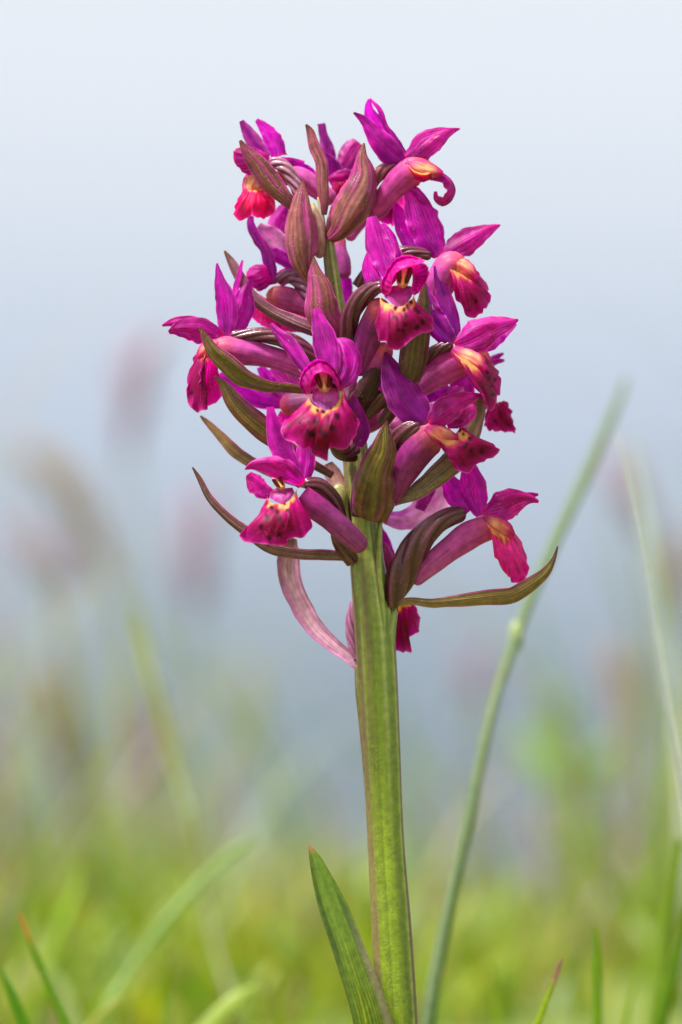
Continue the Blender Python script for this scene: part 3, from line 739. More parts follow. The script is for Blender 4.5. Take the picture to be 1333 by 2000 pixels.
spur(f, [(846, 338, 1, 26), (817, 332, 1, 52), (790, 345, 0.6, 56), (765, 372, 0, 50), (742, 402, -0.8, 42), (728, 425, -1.2, 30)], c_spur(s2l(196, 56, 152), s2l(214, 90, 170), mouth=s2l(222, 100, 90)))
ovary(f, [(700, 420, -1, 26), (722, 365, -0.4, 26), (745, 336, 0, 26), (790, 318, 0.6, 18)], c_ovary(s2l(112, 32, 50), s2l(170, 90, 110)))

# ---- second on the right-hand side
f = flower(858, 500, 1)
sep(f, [(767, 391, -2, 4), (777, 410, -1.6, 20), (790, 448, -0.8, 34), (808, 484, 0, 24), (830, 500, 0.6, 14)], c_petal(s2l(234, 8, 222), s2l(236, 30, 226)), wrap=32)  # rear sepal: back-lit glow painted in
sep(f, [(797, 366, 1, 24), (810, 385, 1.2, 44), (828, 430, 1.4, 66), (845, 470, 1.6, 58), (860, 500, 1.6, 24)], wrap=45, roll=-8, vein=8)
sep(f, [(786, 370, 0.8, 3), (797, 374, 1, 14), (812, 384, 1.2, 18), (830, 400, 1.2, 10)], wrap=60, roll=40)
pet(f, [(978, 439, 0, 3), (960, 445, 0.6, 22), (930, 458, 1.2, 44), (902, 474, 1.8, 54), (880, 488, 2, 42), (863, 497, 1.6, 18)], wrap=50, roll=12, crease=0.12)
sub('throat', blade([(930, 545, 4, 18), (912, 528, 4, 36), (888, 514, 3.4, 36), (864, 504, 2.4, 18)], c_neck, wrap=75, flute=0.08, ripple=0.12), M_LIP, f)
lip(f, [(870, 508, 2.6), (885, 524, 3.2), (905, 534, 3), (918, 528, 1.6), (912, 514, 0.4)],
    [(896, 546, 3), (900, 562, 3), (892, 580, 3.4), (897, 592, 3.6), (906, 604, 4), (912, 616, 4), (925, 620, 3.8), (938, 612, 3), (950, 600, 2), (957, 584, 1), (952, 560, 0.4), (938, 535, 0), (922, 520, 0)],
    bulge=1.8, wrinkle=2.0, col=c_lip(0.24, 0.4), spots=[(930, 588, 4), (915, 606, 3)])
spur(f, [(908, 530, 2.2, 26), (886, 519, 2, 58), (866, 543, 1.4, 62), (850, 580, 0.4, 52), (835, 620, -0.6, 36)])
ovary(f, [(700, 560, -1, 26), (740, 512, 0, 24), (790, 492, 0.8, 22), (845, 500, 1.2, 20)])

# ---- lowest flower on the right
f = flower(938, 1005, 3)
sep(f, [(868, 925, 0.6, 16), (882, 945, 1, 40), (895, 972, 1.6, 44), (918, 998, 2.4, 22)], c_petal(s2l(236, 8, 222), s2l(238, 30, 226)), wrap=30, roll=-10)  # bright magenta stands in for light shining through from behind
sep(f, [(916, 905, 1.6, 24), (920, 935, 2, 48), (926, 965, 2.6, 52), (933, 990, 3, 36), (938, 1008, 3.2, 16)], wrap=38, roll=10, vein=7)
pet(f, [(1052, 966, 3, 4), (1035, 970, 3, 18), (1005, 980, 3, 30), (970, 995, 3, 22)], c_hood(1.1), wrap=30, roll=-25)
pet(f, [(1053, 980, 3.6, 6), (1037, 974, 4, 20), (1008, 975, 4.4, 52), (980, 986, 4.6, 64), (960, 996, 4.2, 42), (944, 1004, 3.6, 18)], wrap=50, roll=12, crease=0.1)
sub('throat', blade([(1002, 1050, 5.6, 16), (986, 1034, 5.6, 34), (966, 1022, 5, 34), (942, 1010, 4, 18)], c_neck, wrap=75, flute=0.08, ripple=0.12), M_LIP, f)
lip(f, [(950, 1020, 4.6), (968, 1036, 5.2), (985, 1042, 5), (998, 1036, 3.6), (990, 1022, 2.4)],
    [(966, 1052, 5), (965, 1072, 5.4), (968, 1092, 5.8), (980, 1110, 6), (992, 1122, 5.8), (998, 1134, 5.2), (1014, 1138, 4.8), (1030, 1126, 4), (1033, 1104, 3), (1026, 1075, 2.2), (1014, 1052, 1.8), (1002, 1036, 1.8)],
    bulge=1.6, wrinkle=1.6, col=c_lip(0.18, 0.2, main=s2l(226, 50, 150), edge=s2l(206, 24, 134)))  # paler pink main colour imitates light through the lobes
spur(f, [(992, 1040, 3.2, 24), (965, 1030, 3, 48), (930, 1039, 2.8, 54), (885, 1068, 2.4, 46), (840, 1105, 1.8, 40), (805, 1140, 1.2, 26)])
ovary(f, [(764, 1182, 0.8, 30), (780, 1135, 1.8, 48), (802, 1085, 2.6, 54), (832, 1042, 3.2, 46), (872, 1012, 3.6, 36), (912, 1002, 3.6, 26)], twist=160, rib=0.3)

# ---- back flower, upper left of the spike
f = flower(540, 310, -2)
sep(f, [(471, 236, -3, 10), (482, 255, -2.8, 24), (500, 283, -2.4, 32), (520, 310, -2, 22)], c_petal(s2l(150, 24, 140), s2l(214, 120, 190)), wrap=38, roll=10)
sep(f, [(501, 234, -4, 8), (515, 247, -3.8, 22), (533, 272, -3.4, 36), (546, 305, -2.8, 30)], c_petal(s2l(230, 8, 206), s2l(234, 20, 212)), wrap=28)  # back-lit brightness put into this sepal's colour
sub('petal', patch([(520, 330, -2), (528, 315, -2), (524, 300, -2)], [(505, 342, -1), (485, 342, -0.6), (468, 330, -0.4), (456, 308, -0.4), (458, 294, -0.6), (474, 286, -1), (500, 288, -1.4)], c_hood(1.0), dome=False, bulge=2.4, wrinkle=1), M_PETAL, f)
sep(f, [(596, 316, -3, 4), (580, 312, -2.8, 10), (555, 310, -2, 14), (525, 316, -1.6, 16)], wrap=50, roll=30)
sep(f, [(622, 356, -5, 20), (605, 342, -4.6, 30), (585, 328, -4, 24), (560, 316, -3, 12)], c_petal(s2l(190, 16, 186), s2l(200, 30, 190)), wrap=35)
sub('throat', blade([(488, 388, -0.4, 20), (492, 368, -0.6, 40), (500, 350, -0.8, 44), (512, 330, -1.2, 30)], c_neck, wrap=65, flute=0.08, ripple=0.12), M_LIP, f)
lip(f, [(484, 356, -2), (490, 366, -1.2), (505, 368, -1), (520, 352, -1.6)],
    [(478, 370, -1.6), (466, 385, -1), (459, 405, -0.4), (460, 422, 0), (468, 430, 0.2), (482, 426, 0.6), (495, 420, 1), (505, 426, 0.8), (520, 424, 0.4), (533, 420, 0), (536, 405, -0.6), (534, 385, -1.2), (526, 366, -1.6)],
    bulge=1.6, wrinkle=1.5, col=c_lip(0.12, 0.4, main=s2l(238, 18, 96), edge=s2l(224, 16, 140)))  # hot red lip: glow from behind painted into the pigment
spur(f, [(540, 345, -2.6, 34), (580, 345, -3.2, 40), (620, 370, -3.8, 40), (655, 395, -4, 30)], c_spur(s2l(214, 90, 178), s2l(224, 120, 194)))
ovary(f, [(588, 392, -0.6, 22), (572, 350, -0.6, 26), (552, 324, -1, 26), (525, 316, -1.6, 20)], c_ovary(s2l(128, 64, 92), s2l(196, 150, 172)))

# ---- back flower, top centre
f = flower(655, 320, -8)
sep(f, [(628, 241, -8, 16), (632, 262, -8, 18), (641, 295, -8, 28), (648, 330, -8, 20)], c_petal(s2l(170, 40, 158), s2l(214, 140, 196)), wrap=35)
sep(f, [(702, 278, -9, 30), (690, 292, -8.8, 44), (675, 318, -8.4, 38), (660, 340, -8, 20)], c_petal(s2l(184, 50, 130), s2l(220, 130, 180)), wrap=40)
sep(f, [(632, 300, -6.5, 10), (645, 318, -6.6, 28), (655, 340, -7, 36), (658, 365, -7.2, 18)], c_petal(s2l(180, 14, 176), s2l(190, 30, 180)), wrap=35)
pet(f, [(642, 352, -5, 8), (660, 345, -5, 22), (680, 342, -5, 24), (690, 352, -5.4, 12)], c_hood(1.1), wrap=60)
lip(f, [(650, 350, -6.6), (662, 352, -6.4), (680, 350, -6.6)], [(646, 375, -6), (655, 392, -5.6), (672, 395, -5.6), (686, 380, -6), (690, 362, -6.4)], col=c_lip(0.1, 0.9, main=s2l(176, 14, 84)), ns=40, nr=16)
spur(f, [(665, 460, -5, 24), (662, 480, -4.6, 28), (670, 510, -4.2, 30), (673, 545, -4, 24)], c_spur(s2l(190, 90, 166), s2l(186, 70, 160)))
sep(f, [(678, 540, -6, 20), (670, 560, -6, 40), (664, 585, -6, 44), (660, 610, -6, 30)], c_petal(s2l(224, 8, 210), s2l(224, 10, 215), vs=0.1), wrap=25)  # glowing gap between the buds, back light painted as magenta

# ---- back flower, behind the top right one
f = flower(765, 395, -9)
lip(f, [(740, 380, -9), (760, 375, -9), (785, 380, -9)], [(730, 405, -8.6), (732, 425, -8.4), (748, 436, -8.2), (768, 440, -8), (782, 428, -8.4), (794, 405, -8.8), (796, 388, -9)], col=c_lip(0.05, 1.0, main=s2l(240, 20, 170), edge=s2l(240, 24, 196)), ns=48, nr=20)  # lip pigment raised to imitate back light
spur(f, [(765, 385, -9, 36), (735, 400, -8.6, 34), (705, 430, -8, 30), (680, 470, -7, 22)])

# ---- back flower, left of the upper buds
f = flower(535, 555, -6)
sep(f, [(490, 421, -5, 12), (489, 442, -4.8, 18), (503, 468, -4.6, 22), (517, 490, -4.4, 24), (525, 520, -4.4, 26), (533, 556, -4.8, 14)], c_petal(s2l(150, 20, 142), s2l(168, 40, 160)), wrap=50, roll=20)
sep(f, [(504, 442, -7, 18), (525, 458, -6.8, 40), (550, 485, -6.6, 48), (575, 515, -6.4, 30)], c_petal(s2l(206, 130, 186), s2l(224, 160, 204), vs=0.3), wrap=40)
sep(f, [(515, 487, -5.6, 8), (535, 495, -5.6, 24), (558, 508, -5.6, 26), (580, 522, -5.6, 14)], c_petal(s2l(186, 14, 178), s2l(196, 30, 186)), wrap=40)
sub('petal', patch([(538, 550, -6), (536, 535, -6), (528, 518, -6)], [(525, 560, -4.6), (508, 569, -4.2), (494, 562, -4), (482, 548, -4), (482, 530, -4), (494, 520, -4.4), (512, 515, -5)], c_hood(1.0), bulge=2, wrinkle=0.8), M_PETAL, f)
sep(f, [(566, 525, -7, 12), (555, 540, -7, 30), (545, 555, -7, 20)], c_petal(s2l(224, 8, 190), s2l(228, 14, 200), vs=0.1), wrap=25)  # small back-lit patch of petal, its glow painted on
ovary(f, [(612, 600, -3, 22), (595, 560, -4, 30), (568, 540, -4.6, 28), (538, 548, -5.2, 18)], c_ovary(s2l(96, 34, 70), s2l(150, 80, 120)))
spur(f, [(520, 575, -5, 30), (550, 582, -5, 46), (585, 592, -4.6, 42), (620, 610, -4, 30)], c_spur(s2l(204, 90, 160), s2l(190, 70, 150), mouth=s2l(222, 110, 110)))
lip(f, [(506, 572, -5.6), (530, 588, -5.4), (560, 590, -5.4)], [(512, 586, -5), (520, 600, -4.8), (540, 614, -4.6), (560, 625, -4.6), (585, 628, -4.8), (600, 620, -5)], col=c_lip(0.12, 0.5, main=s2l(240, 30, 120), edge=s2l(240, 40, 170)), ns=40, nr=20)  # hot pink stands in for light through the lip
sub('lip', patch([(500, 575, -6.4), (520, 590, -6.4), (540, 600, -6.4)], [(478, 590, -6), (486, 612, -6), (505, 632, -6), (535, 645, -6), (565, 648, -6), (590, 650, -6)], c_lip(0.05, 0.4, main=s2l(214, 24, 120), edge=s2l(220, 30, 150)), ns=40, nr=20), M_LIP, f)  # lower lip brightened likewise, painted glow

# ---- tubes and petals deep in the spike
f = flower(690, 740, 1)
spur(f, [(752, 668, 5, 34), (744, 700, 4.4, 40), (728, 735, 3.4, 36), (712, 770, 2.4, 26)], c_spur(s2l(196, 80, 160), s2l(206, 110, 176)))
spur(f, [(690, 690, 2.6, 22), (686, 720, 2.6, 26), (684, 752, 2.2, 24), (682, 780, 1.6, 18)], c_spur(s2l(206, 120, 176), s2l(212, 150, 190)))
sep(f, [(676, 820, -3, 16), (668, 790, -3, 34), (655, 760, -3, 40), (640, 730, -3, 30)], c_petal(s2l(196, 60, 164), s2l(214, 110, 186)), wrap=40)
f = flower(480, 470, -9)
sep(f, [(560, 398, -9, 12), (548, 420, -9, 34), (540, 450, -9, 40), (545, 480, -9, 22)], c_petal(s2l(206, 60, 176), s2l(220, 120, 196)), wrap=38)
spur(f, [(590, 555, -7, 30), (615, 565, -6.6, 36), (640, 585, -6, 30)], c_spur(s2l(206, 60, 170), s2l(214, 90, 180)))

# ---- back flower, left, under the side flower
f = flower(550, 780, -6)
sep(f, [(428, 733, -5, 12), (448, 742, -5, 34), (480, 762, -5.2, 48), (515, 778, -5.4, 46), (552, 788, -5.8, 22)], c_petal(s2l(214, 10, 204), s2l(222, 30, 214)), wrap=38, roll=8, vein=6)  # bright magenta imitates this sepal being lit from behind
sep(f, [(508, 716, -7, 14), (520, 735, -7, 26), (535, 760, -6.8, 22), (550, 780, -6.4, 14)], c_petal(s2l(200, 14, 190), s2l(210, 30, 200)), wrap=35)
sep(f, [(530, 718, -8, 20), (550, 735, -7.6, 50), (570, 760, -7, 44), (575, 785, -6.6, 20)], c_petal(s2l(186, 60, 150), s2l(214, 110, 180)), wrap=40)
spur(f, [(548, 798, -5.4, 34), (570, 790, -5, 46), (600, 785, -4.4, 42), (635, 790, -3.4, 30)], c_spur(s2l(170, 80, 146), s2l(204, 130, 180), mouth=s2l(222, 70, 120)))
lip(f, [(548, 802, -6.2), (560, 806, -6.2), (575, 802, -6.2)], [(542, 815, -6), (550, 832, -5.8), (566, 840, -5.8), (582, 830, -6), (588, 812, -6)], col=c_lip(0.1, 0.2, main=s2l(226, 20, 170), edge=s2l(228, 30, 180)), ns=36, nr=14)  # back lip, luminous pink put into the colour as glow

# ---- back flower, right, behind the lower lips
f = flower(900, 750, -7)
sep(f, [(984, 690, -8, 5), (965, 700, -8, 14), (945, 712, -7.8, 16), (925, 725, -7.4, 12)], c_petal(s2l(176, 24, 150), C_SEP2), wrap=45)
sep(f, [(986, 703, -7, 5), (968, 705, -7, 14), (945, 716, -7, 16), (925, 728, -7, 12)], c_petal(s2l(176, 24, 150), C_SEP2), wrap=45, roll=20)
sep(f, [(905, 720, -6.4, 30), (905, 745, -6.4, 46), (900, 775, -6.6, 50), (890, 800, -7, 30)], c_petal(s2l(160, 14, 130), C_HOOD), wrap=35)
sep(f, [(885, 770, -5, 8), (868, 762, -5, 28), (848, 765, -5, 40), (825, 775, -5, 30)], c_petal(s2l(160, 20, 150), C_SEP2, vs=0.6), wrap=40)
lip(f, [(960, 775, -6), (968, 785, -5.6), (985, 782, -5.8)], [(950, 800, -5), (946, 825, -4.4), (952, 838, -4), (968, 842, -3.8), (988, 843, -4), (1005, 846, -4.4), (1004, 825, -5), (997, 800, -5.6), (988, 783, -6)], bulge=1.4, wrinkle=3, col=c_lip(0.06, 0.7), spots=[(967, 822, 4)])
spur(f, [(960, 780, -6.4, 24), (930, 790, -6.4, 34), (880, 800, -6, 40), (820, 815, -5, 40), (760, 835, -3.6, 30)], c_spur(s2l(190, 70, 150), s2l(206, 110, 176)))

# ---- pale back flower under the lower right lips
f = flower(840, 985, -8)
sep(f, [(865, 945, -8, 24), (850, 975, -7.6, 60), (820, 1003, -7, 56), (785, 1015, -6, 40), (750, 1010, -5, 24)], c_petal(s2l(216, 140, 200), s2l(226, 160, 210), vs=0.25, dark=s2l(180, 80, 160)), wrap=-45)
sep(f, [(820, 996, -4, 20), (826, 980, -4, 26), (836, 960, -4.2, 28), (848, 935, -4.6, 20)], c_petal(s2l(160, 50, 136), s2l(176, 70, 150)), wrap=45)
spur(f, [(765, 800, -5, 46), (742, 815, -4.6, 42), (720, 832, -4, 30), (705, 845, -3, 20)], c_spur(s2l(190, 80, 156), s2l(196, 90, 160)))

# ---- back flower, lowest, half hidden by the stem
f = flower(770, 1130, -5)
lip(f, [(768, 1180, -5), (785, 1178, -4.6), (805, 1180, -4.8)], [(768, 1210, -4), (770, 1240, -3.6), (774, 1268, -3.4), (792, 1274, -3.2), (804, 1272, -3.4), (799, 1258, -3.6), (802, 1244, -3.8), (814, 1238, -4), (820, 1225, -4.4), (818, 1200, -4.6), (814, 1184, -4.8)], bulge=1.0, wrinkle=1.6, col=c_lip(0.14, 0.9))
sep(f, [(740, 1030, -5, 14), (752, 1065, -5, 28), (758, 1100, -5, 36), (762, 1135, -5, 26)], c_petal(s2l(164, 14, 140), C_SEP), wrap=35)
spur(f, [(775, 1150, -5, 34), (765, 1120, -4.6, 34), (752, 1085, -4.2, 30), (742, 1060, -4, 20)], c_spur(s2l(196, 50, 140), s2l(204, 90, 170)))
ovary(f, [(697, 1288, -1, 12), (689, 1255, -1.6, 20), (686, 1215, -2, 20), (692, 1172, -2.6, 12)], c_ovary(s2l(130, 60, 100), s2l(170, 110, 146)))

# ---- bracts
DK = c_bract(s2l(88, 48, 46), 0.15, s2l(110, 44, 70), dark=s2l(40, 16, 20), pink=0.2)
PK = c_bract(s2l(150, 82, 82), 0.05, s2l(178, 44, 130), dark=s2l(84, 34, 44), pink=0.8, vs=0.75)
OL = c_bract(s2l(122, 80, 44), 0.45, s2l(140, 36, 96), dark=s2l(66, 36, 30), pink=0.45, vs=0.75)
# buds and bracts in the crown
bract([(598, 243, 0, 4), (606, 252, 0, 14), (614, 282, 0.4, 22), (626, 320, 1, 25), (632, 355, 1.4, 26), (633, 395, 1.4, 18), (634, 420, 1, 10)], PK, ripple=0.12, wrap=50)
bract([(712, 279, 2, 4), (712, 300, 2.6, 20), (714, 340, 3.6, 54), (706, 380, 4.2, 74), (684, 425, 4, 68), (658, 452, 3, 44), (642, 468, 1.8, 22)], PK, wrap=80, roll=-10, vein=9)
bract([(686, 352, 1, 5), (674, 380, 1.6, 22), (658, 420, 1.8, 30), (642, 465, 1, 14)], c_bract(s2l(128, 60, 72), 0.05, s2l(168, 56, 130), dark=s2l(80, 24, 44)), wrap=60)
sub('bud', tube([(702, 300, 0.6, 10), (708, 345, 1, 50), (695, 395, 1.2, 58), (668, 435, 0.8, 44), (645, 462, 0, 20)], c_spur(s2l(160, 60, 110), s2l(150, 80, 90), mouth=C_HOOD)), M_SPUR, orchid)
bract([(592, 352, 3, 4), (590, 378, 3.6, 26), (585, 420, 4.4, 54), (585, 465, 4.8, 65), (592, 510, 4.4, 50), (604, 550, 3, 18)], PK, wrap=75, roll=6, vein=9)
sub('bud', tube([(610, 395, 0.6, 6), (618, 430, 1.4, 22), (624, 470, 1.6, 26), (624, 505, 1, 14)], c_spur(s2l(196, 150, 140), s2l(170, 120, 110), mouth=s2l(170, 160, 100))), M_SPUR, orchid)
sub('bud', tube([(622, 384, -0.6, 5), (626, 405, -0.4, 10), (630, 440, 0, 14), (634, 470, 0, 12)], c_spur(s2l(196, 170, 160), s2l(170, 160, 110), mouth=s2l(190, 190, 120))), M_SPUR, orchid)
bract([(613, 501, 5, 4), (615, 525, 5.4, 26), (620, 565, 6, 52), (630, 610, 6, 66), (645, 650, 5, 58), (662, 690, 3, 30)], PK, wrap=65, roll=8, vein=9)
bract([(469, 274, 2, 6), (478, 290, 2.2, 20), (500, 322, 2.4, 42), (525, 355, 2.4, 46), (556, 388, 2, 30), (592, 420, 1.2, 14)], PK, wrap=50, roll=16, ripple=0.12, crease=0.12)
# left-hand bracts
bract([(438, 490, -2, 4), (447, 510, -1.6, 16), (463, 540, -1, 22), (490, 576, -0.4, 24), (525, 610, 0.2, 28), (565, 632, 1, 32), (605, 645, 1.6, 28), (640, 660, 1.4, 18)], c_bract(s2l(118, 66, 84), 0.12, s2l(150, 50, 110), dark=s2l(80, 36, 56)), wrap=75, roll=25)
bract([(390, 639, 6, 4), (398, 655, 6.2, 16), (415, 685, 6.4, 30), (440, 716, 6.4, 42), (475, 738, 6, 40), (515, 754, 5.2, 28), (560, 762, 4.4, 20), (600, 762, 3.4, 16), (650, 762, 2, 14)], OL, wrap=55, roll=20, crease=0.15)
bract([(420, 735, 4, 4), (432, 752, 4.2, 20), (455, 785, 4.4, 36), (490, 820, 4.4, 46), (530, 855, 4, 42), (580, 890, 3.4, 26), (650, 930, 2, 16)], OL, wrap=55, roll=18, crease=0.15)
bract([(392, 812, -3, 4), (405, 824, -2.8, 10), (432, 852, -2.4, 20), (465, 883, -2, 24), (500, 908, -1.6, 22), (560, 935, -1, 18), (660, 960, 0, 14)], c_bract(s2l(150, 104, 76), 0.4, s2l(180, 90, 120)), wrap=50, roll=-10)
bract([(376, 913, 8, 3), (385, 935, 8, 10), (408, 970, 8, 15), (440, 1008, 8, 18), (480, 1044, 8, 22), (525, 1070, 7.4, 25), (580, 1083, 6, 25), (635, 1090, 4.4, 23), (672, 1090, 2.8, 20), (700, 1092, 1.4, 16)],
      c_bract(s2l(128, 74, 88), 0.2, s2l(150, 70, 100), dark=s2l(80, 44, 56), pink=0.3), wrap=70, roll=22)
bract([(572, 1050, -4, 16), (562, 1080, -4, 38), (566, 1130, -4, 44), (583, 1180, -3.8, 42), (612, 1225, -3.2, 38), (648, 1260, -2.4, 30), (680, 1284, -1.6, 22), (697, 1306, -1, 12)],
      c_bract(s2l(196, 148, 170), 0.12, s2l(164, 84, 140), dark=s2l(150, 84, 122), pink=0.5, vs=0.6), wrap=-62, roll=-12, crease=0.15)
sub('bract', blade([(640, 905, -2, 20), (650, 925, -1.6, 34), (660, 945, -1, 30), (668, 965, 0, 16)], c_bract(s2l(190, 140, 130), 0.1, s2l(200, 130, 160), pink=0.4, vs=0.3), wrap=50), M_BRACT, orchid)
sub('ovary', tube([(655, 945, 0.8, 22), (664, 965, 1.2, 26), (671, 1000, 1.2, 22), (682, 1050, 1, 18)], c_flat(s2l(150, 150, 84), 0.4), nu=16), M_STEM, orchid)
# front bract
bract([(757, 822, 9.5, 4), (755, 842, 9.6, 24), (748, 880, 9.4, 50), (740, 920, 8.8, 70), (733, 960, 8, 84), (727, 995, 7.0, 86), (721, 1018, 6.2, 70)], OL, wrap=62, roll=-6, vein=12, ripple=0.14)
bract([(738, 858, 6.6, 4), (722, 890, 6.4, 26), (708, 935, 5.8, 34), (697, 985, 5, 34), (694, 1010, 4.4, 20)], c_bract(s2l(104, 40, 74), 0.02, s2l(120, 50, 96), dark=s2l(60, 20, 44)), wrap=60, roll=20)
# right-hand bracts
bract([(828, 545, 9, 4), (826, 580, 9.2, 22), (822, 630, 9, 42), (812, 680, 8.4, 56), (800, 725, 7.2, 52), (785, 770, 5.4, 38), (745, 830, 3, 24)], DK, wrap=70, vein=10)
bract([(751, 704, 5.4, 6), (742, 725, 5.2, 30), (725, 760, 4.6, 52), (708, 795, 3.6, 44), (700, 822, 2.6, 20)], c_bract(s2l(70, 28, 34), 0.04, s2l(80, 30, 48), dark=s2l(36, 12, 18), pink=0.05), wrap=60, roll=-15)
bract([(768, 752, 4.6, 10), (752, 772, 4.4, 26), (730, 797, 3.6, 30), (706, 818, 2.4, 18)], c_bract(s2l(100, 62, 40), 0.1, s2l(90, 30, 64), dark=s2l(56, 26, 26)), wrap=60)
bract([(941, 768, 2, 4), (936, 790, 2.4, 20), (926, 820, 3, 36), (910, 855, 3.8, 46), (885, 895, 4.4, 50), (850, 930, 4.6, 44), (810, 957, 4.2, 34), (770, 978, 3.2, 22), (735, 1000, 2.2, 16)],
      c_bract(s2l(128, 88, 76), 0.35, s2l(150, 70, 110), dark=s2l(84, 56, 54), pink=0.3), wrap=58, roll=14)
bract([(1090, 1067, 4, 3), (1085, 1090, 4.2, 10), (1068, 1118, 4.6, 22), (1040, 1145, 5, 32), (1000, 1163, 5.2, 38), (950, 1172, 5.2, 36), (895, 1177, 4.8, 26), (845, 1177, 4, 20), (795, 1175, 2.8, 16), (764, 1184, 1.6, 14)],
      c_bract(s2l(158, 122, 66), 0.6, s2l(170, 60, 120), dark=s2l(96, 66, 40), pink=0.25), wrap=44, roll=-24)

# ------------------------------------------------------------------ grasses behind the orchid
def py_ground(d):
    return 1000 + (CAMZ - float(ground_z(np.array(0.0), np.array(-d * 1e-3)))) / (PX * (DIST - d * 1e-3) / DIST)

def to_ground(pts):
    a, b = np.array(pts[-2], float), np.array(pts[-1], float)
    yg = py_ground(b[2]) + 6
    k = (yg - b[1]) / max(b[1] - a[1], 20)
    x = b[0] + (b[0] - a[0]) * k * 0.45
    return [tuple(p) for p in pts] + [((b[0] + x) / 2 + (b[0] - a[0]) * k * 0.06, (b[1] + yg) / 2, b[2], b[3]), (x, yg, b[2], b[3])]

def c_grass(a, b=None, tip=None):
    a = np.array(a); b = a * 0.7 if b is None else np.array(b)
    def f(U, V, sd, A=None):
        c = mixc(np.broadcast_to(a, V.shape + (3,)), b, vnoise(U * 2 + 3, V * 5, sd))
        if tip is not None:
            c = mixc(c, tip, 1 - ss(0.03, 0.10, V))
        return c
    return f

G_YEL = s2l(150, 160, 40); G_GRN = s2l(110, 150, 50); G_GREY = s2l(166, 174, 146); G_DRK = s2l(84, 124, 22)
G_PALE = s2l(172, 184, 132); G_BRN = s2l(150, 128, 98); G_PUR = s2l(176, 152, 170); G_TAN = s2l(172, 156, 130)

def grass_blade(pts, col, label, group='grass blades behind the orchid', wrap=45, roll=0):
    pts = to_ground(pts)
    o = build('grass_shoot', blade(pts, col, wrap=wrap, roll=roll, nu=9, nv=50, ripple=0.03), M_GRASS, None, P(*pts[-1][:3]))
    return tag(o, label, 'grass blade', group)

def grass_stalk(pts, col, label, head=None, head_col=None, node=None, group=None):
    pts = to_ground(pts)
    t = empty('grass_stalk', P(*pts[-1][:3]))
    tag(t, label, 'grass stalk', group)
    build('stem', tube(pts, col, nu=10, nv=50), M_GRASS, t)
    if node:
        x, y, d, wd = node
        build('node', ellipsoid((x, y, d), wd * 0.4, wd * 0.9, wd * 0.4, c_flat(G_PALE)), M_GRASS, t)
    if head:
        hc = c_flat(G_PUR if head_col is None else head_col, 0.6)
        g = [tube(head, hc, nu=10, nv=30)]
        rng = random.Random(len(head) + int(head[0][0]))
        c = spline(head, 36)
        for i in range(1, 36):                       # spikelets round the rachis
            x, y, d, wd = c[i]
            a = rng.uniform(0, 2 * math.pi); r = wd * rng.uniform(0.35, 0.75)
            dmm = r * math.cos(a) * 0.08
            g.append(tube([(x + r * math.sin(a) * 0.9, y - wd * 0.8, d + dmm, 2), (x + r * math.sin(a), y - wd * 0.2, d + dmm, wd * 0.32), (x + r * math.sin(a) * 0.3, y + wd * 0.5, d + dmm * 0.3, 2)], hc, nu=5, nv=6))
        build('seed_head', g, M_GRASS, t)
    return t

grass_stalk([(1226, 733, -240, 7), (1203, 795, -205, 16), (1142, 935, -165, 23), (1080, 1068, -132, 24), (1008, 1243, -106, 23), (964, 1375, -96, 23), (918, 1590, -88, 25), (880, 1760, -84, 27), (842, 1960, -80, 29)],
            c_grass(s2l(128, 144, 108), s2l(104, 124, 76)), 'thick grey-green grass stalk with one pale node, leaning away to the right of the orchid', node=(1008, 1243, -106, 40))
grass_stalk([(1222, 850, -459, 5), (1248, 950, -433, 18), (1278, 1100, -416, 23), (1302, 1250, -399, 24), (1320, 1400, -382, 23), (1334, 1560, -365, 23), (1350, 1800, -348, 23)],
            c_grass(G_GREY, s2l(118, 136, 100)), 'blurred grey-green stalk leaning left at the right edge of the picture')
grass_stalk([(1200, 826, -100, 4), (1230, 950, -98, 5), (1262, 1100, -96, 6), (1290, 1280, -94, 6), (1313, 1420, -92, 7), (1334, 1560, -90, 8), (1362, 1800, -86, 8)],
            c_grass(s2l(206, 208, 206)), 'hair-thin pale dry stem beside the blurred stalk at right')
grass_stalk([(262, 1190, -360, 16), (298, 1330, -340, 24), (338, 1480, -330, 26), (370, 1590, -320, 28), (400, 1760, -310, 26), (430, 1880, -300, 22), (468, 2000, -290, 20)],
            c_grass(s2l(136, 146, 80)), 'thin olive stalk with a blurred pale node, left of the orchid', node=(370, 1590, -320, 40))
grass_blade([(503, 1634, -198, 3), (470, 1653, -198, 15), (400, 1712, -194, 19), (330, 1790, -190, 21), (260, 1885, -186, 22), (205, 1975, -182, 25)], c_grass(s2l(128, 152, 72), s2l(104, 132, 50)),
            'long light green blade arching up to the right, left of the orchid leaf', roll=20)
grass_blade([(503, 1925, -132, 5), (470, 1948, -129, 30), (420, 1992, -128, 34)], c_grass(s2l(178, 196, 100)), 'short pale green blunt blade at the bottom, nearest the orchid leaf')
grass_blade([(38, 1783, -61, 4), (60, 1840, -61, 12), (92, 1920, -61, 17), (128, 2000, -61, 20)], c_grass(G_DRK, s2l(110, 140, 40), tip=s2l(190, 130, 70)), 'narrow dark green blade with an orange tip at far left')
grass_blade([(2, 1890, -64, 4), (24, 1945, -64, 18), (50, 2010, -64, 22)], c_grass(s2l(84, 136, 16)), 'deep green blade in the bottom left corner')
grass_blade([(92, 1880, -220, 7), (112, 1915, -220, 21), (146, 2000, -220, 27)], c_grass(s2l(170, 186, 120)), 'pale grey-green blade behind the orange-tipped one')
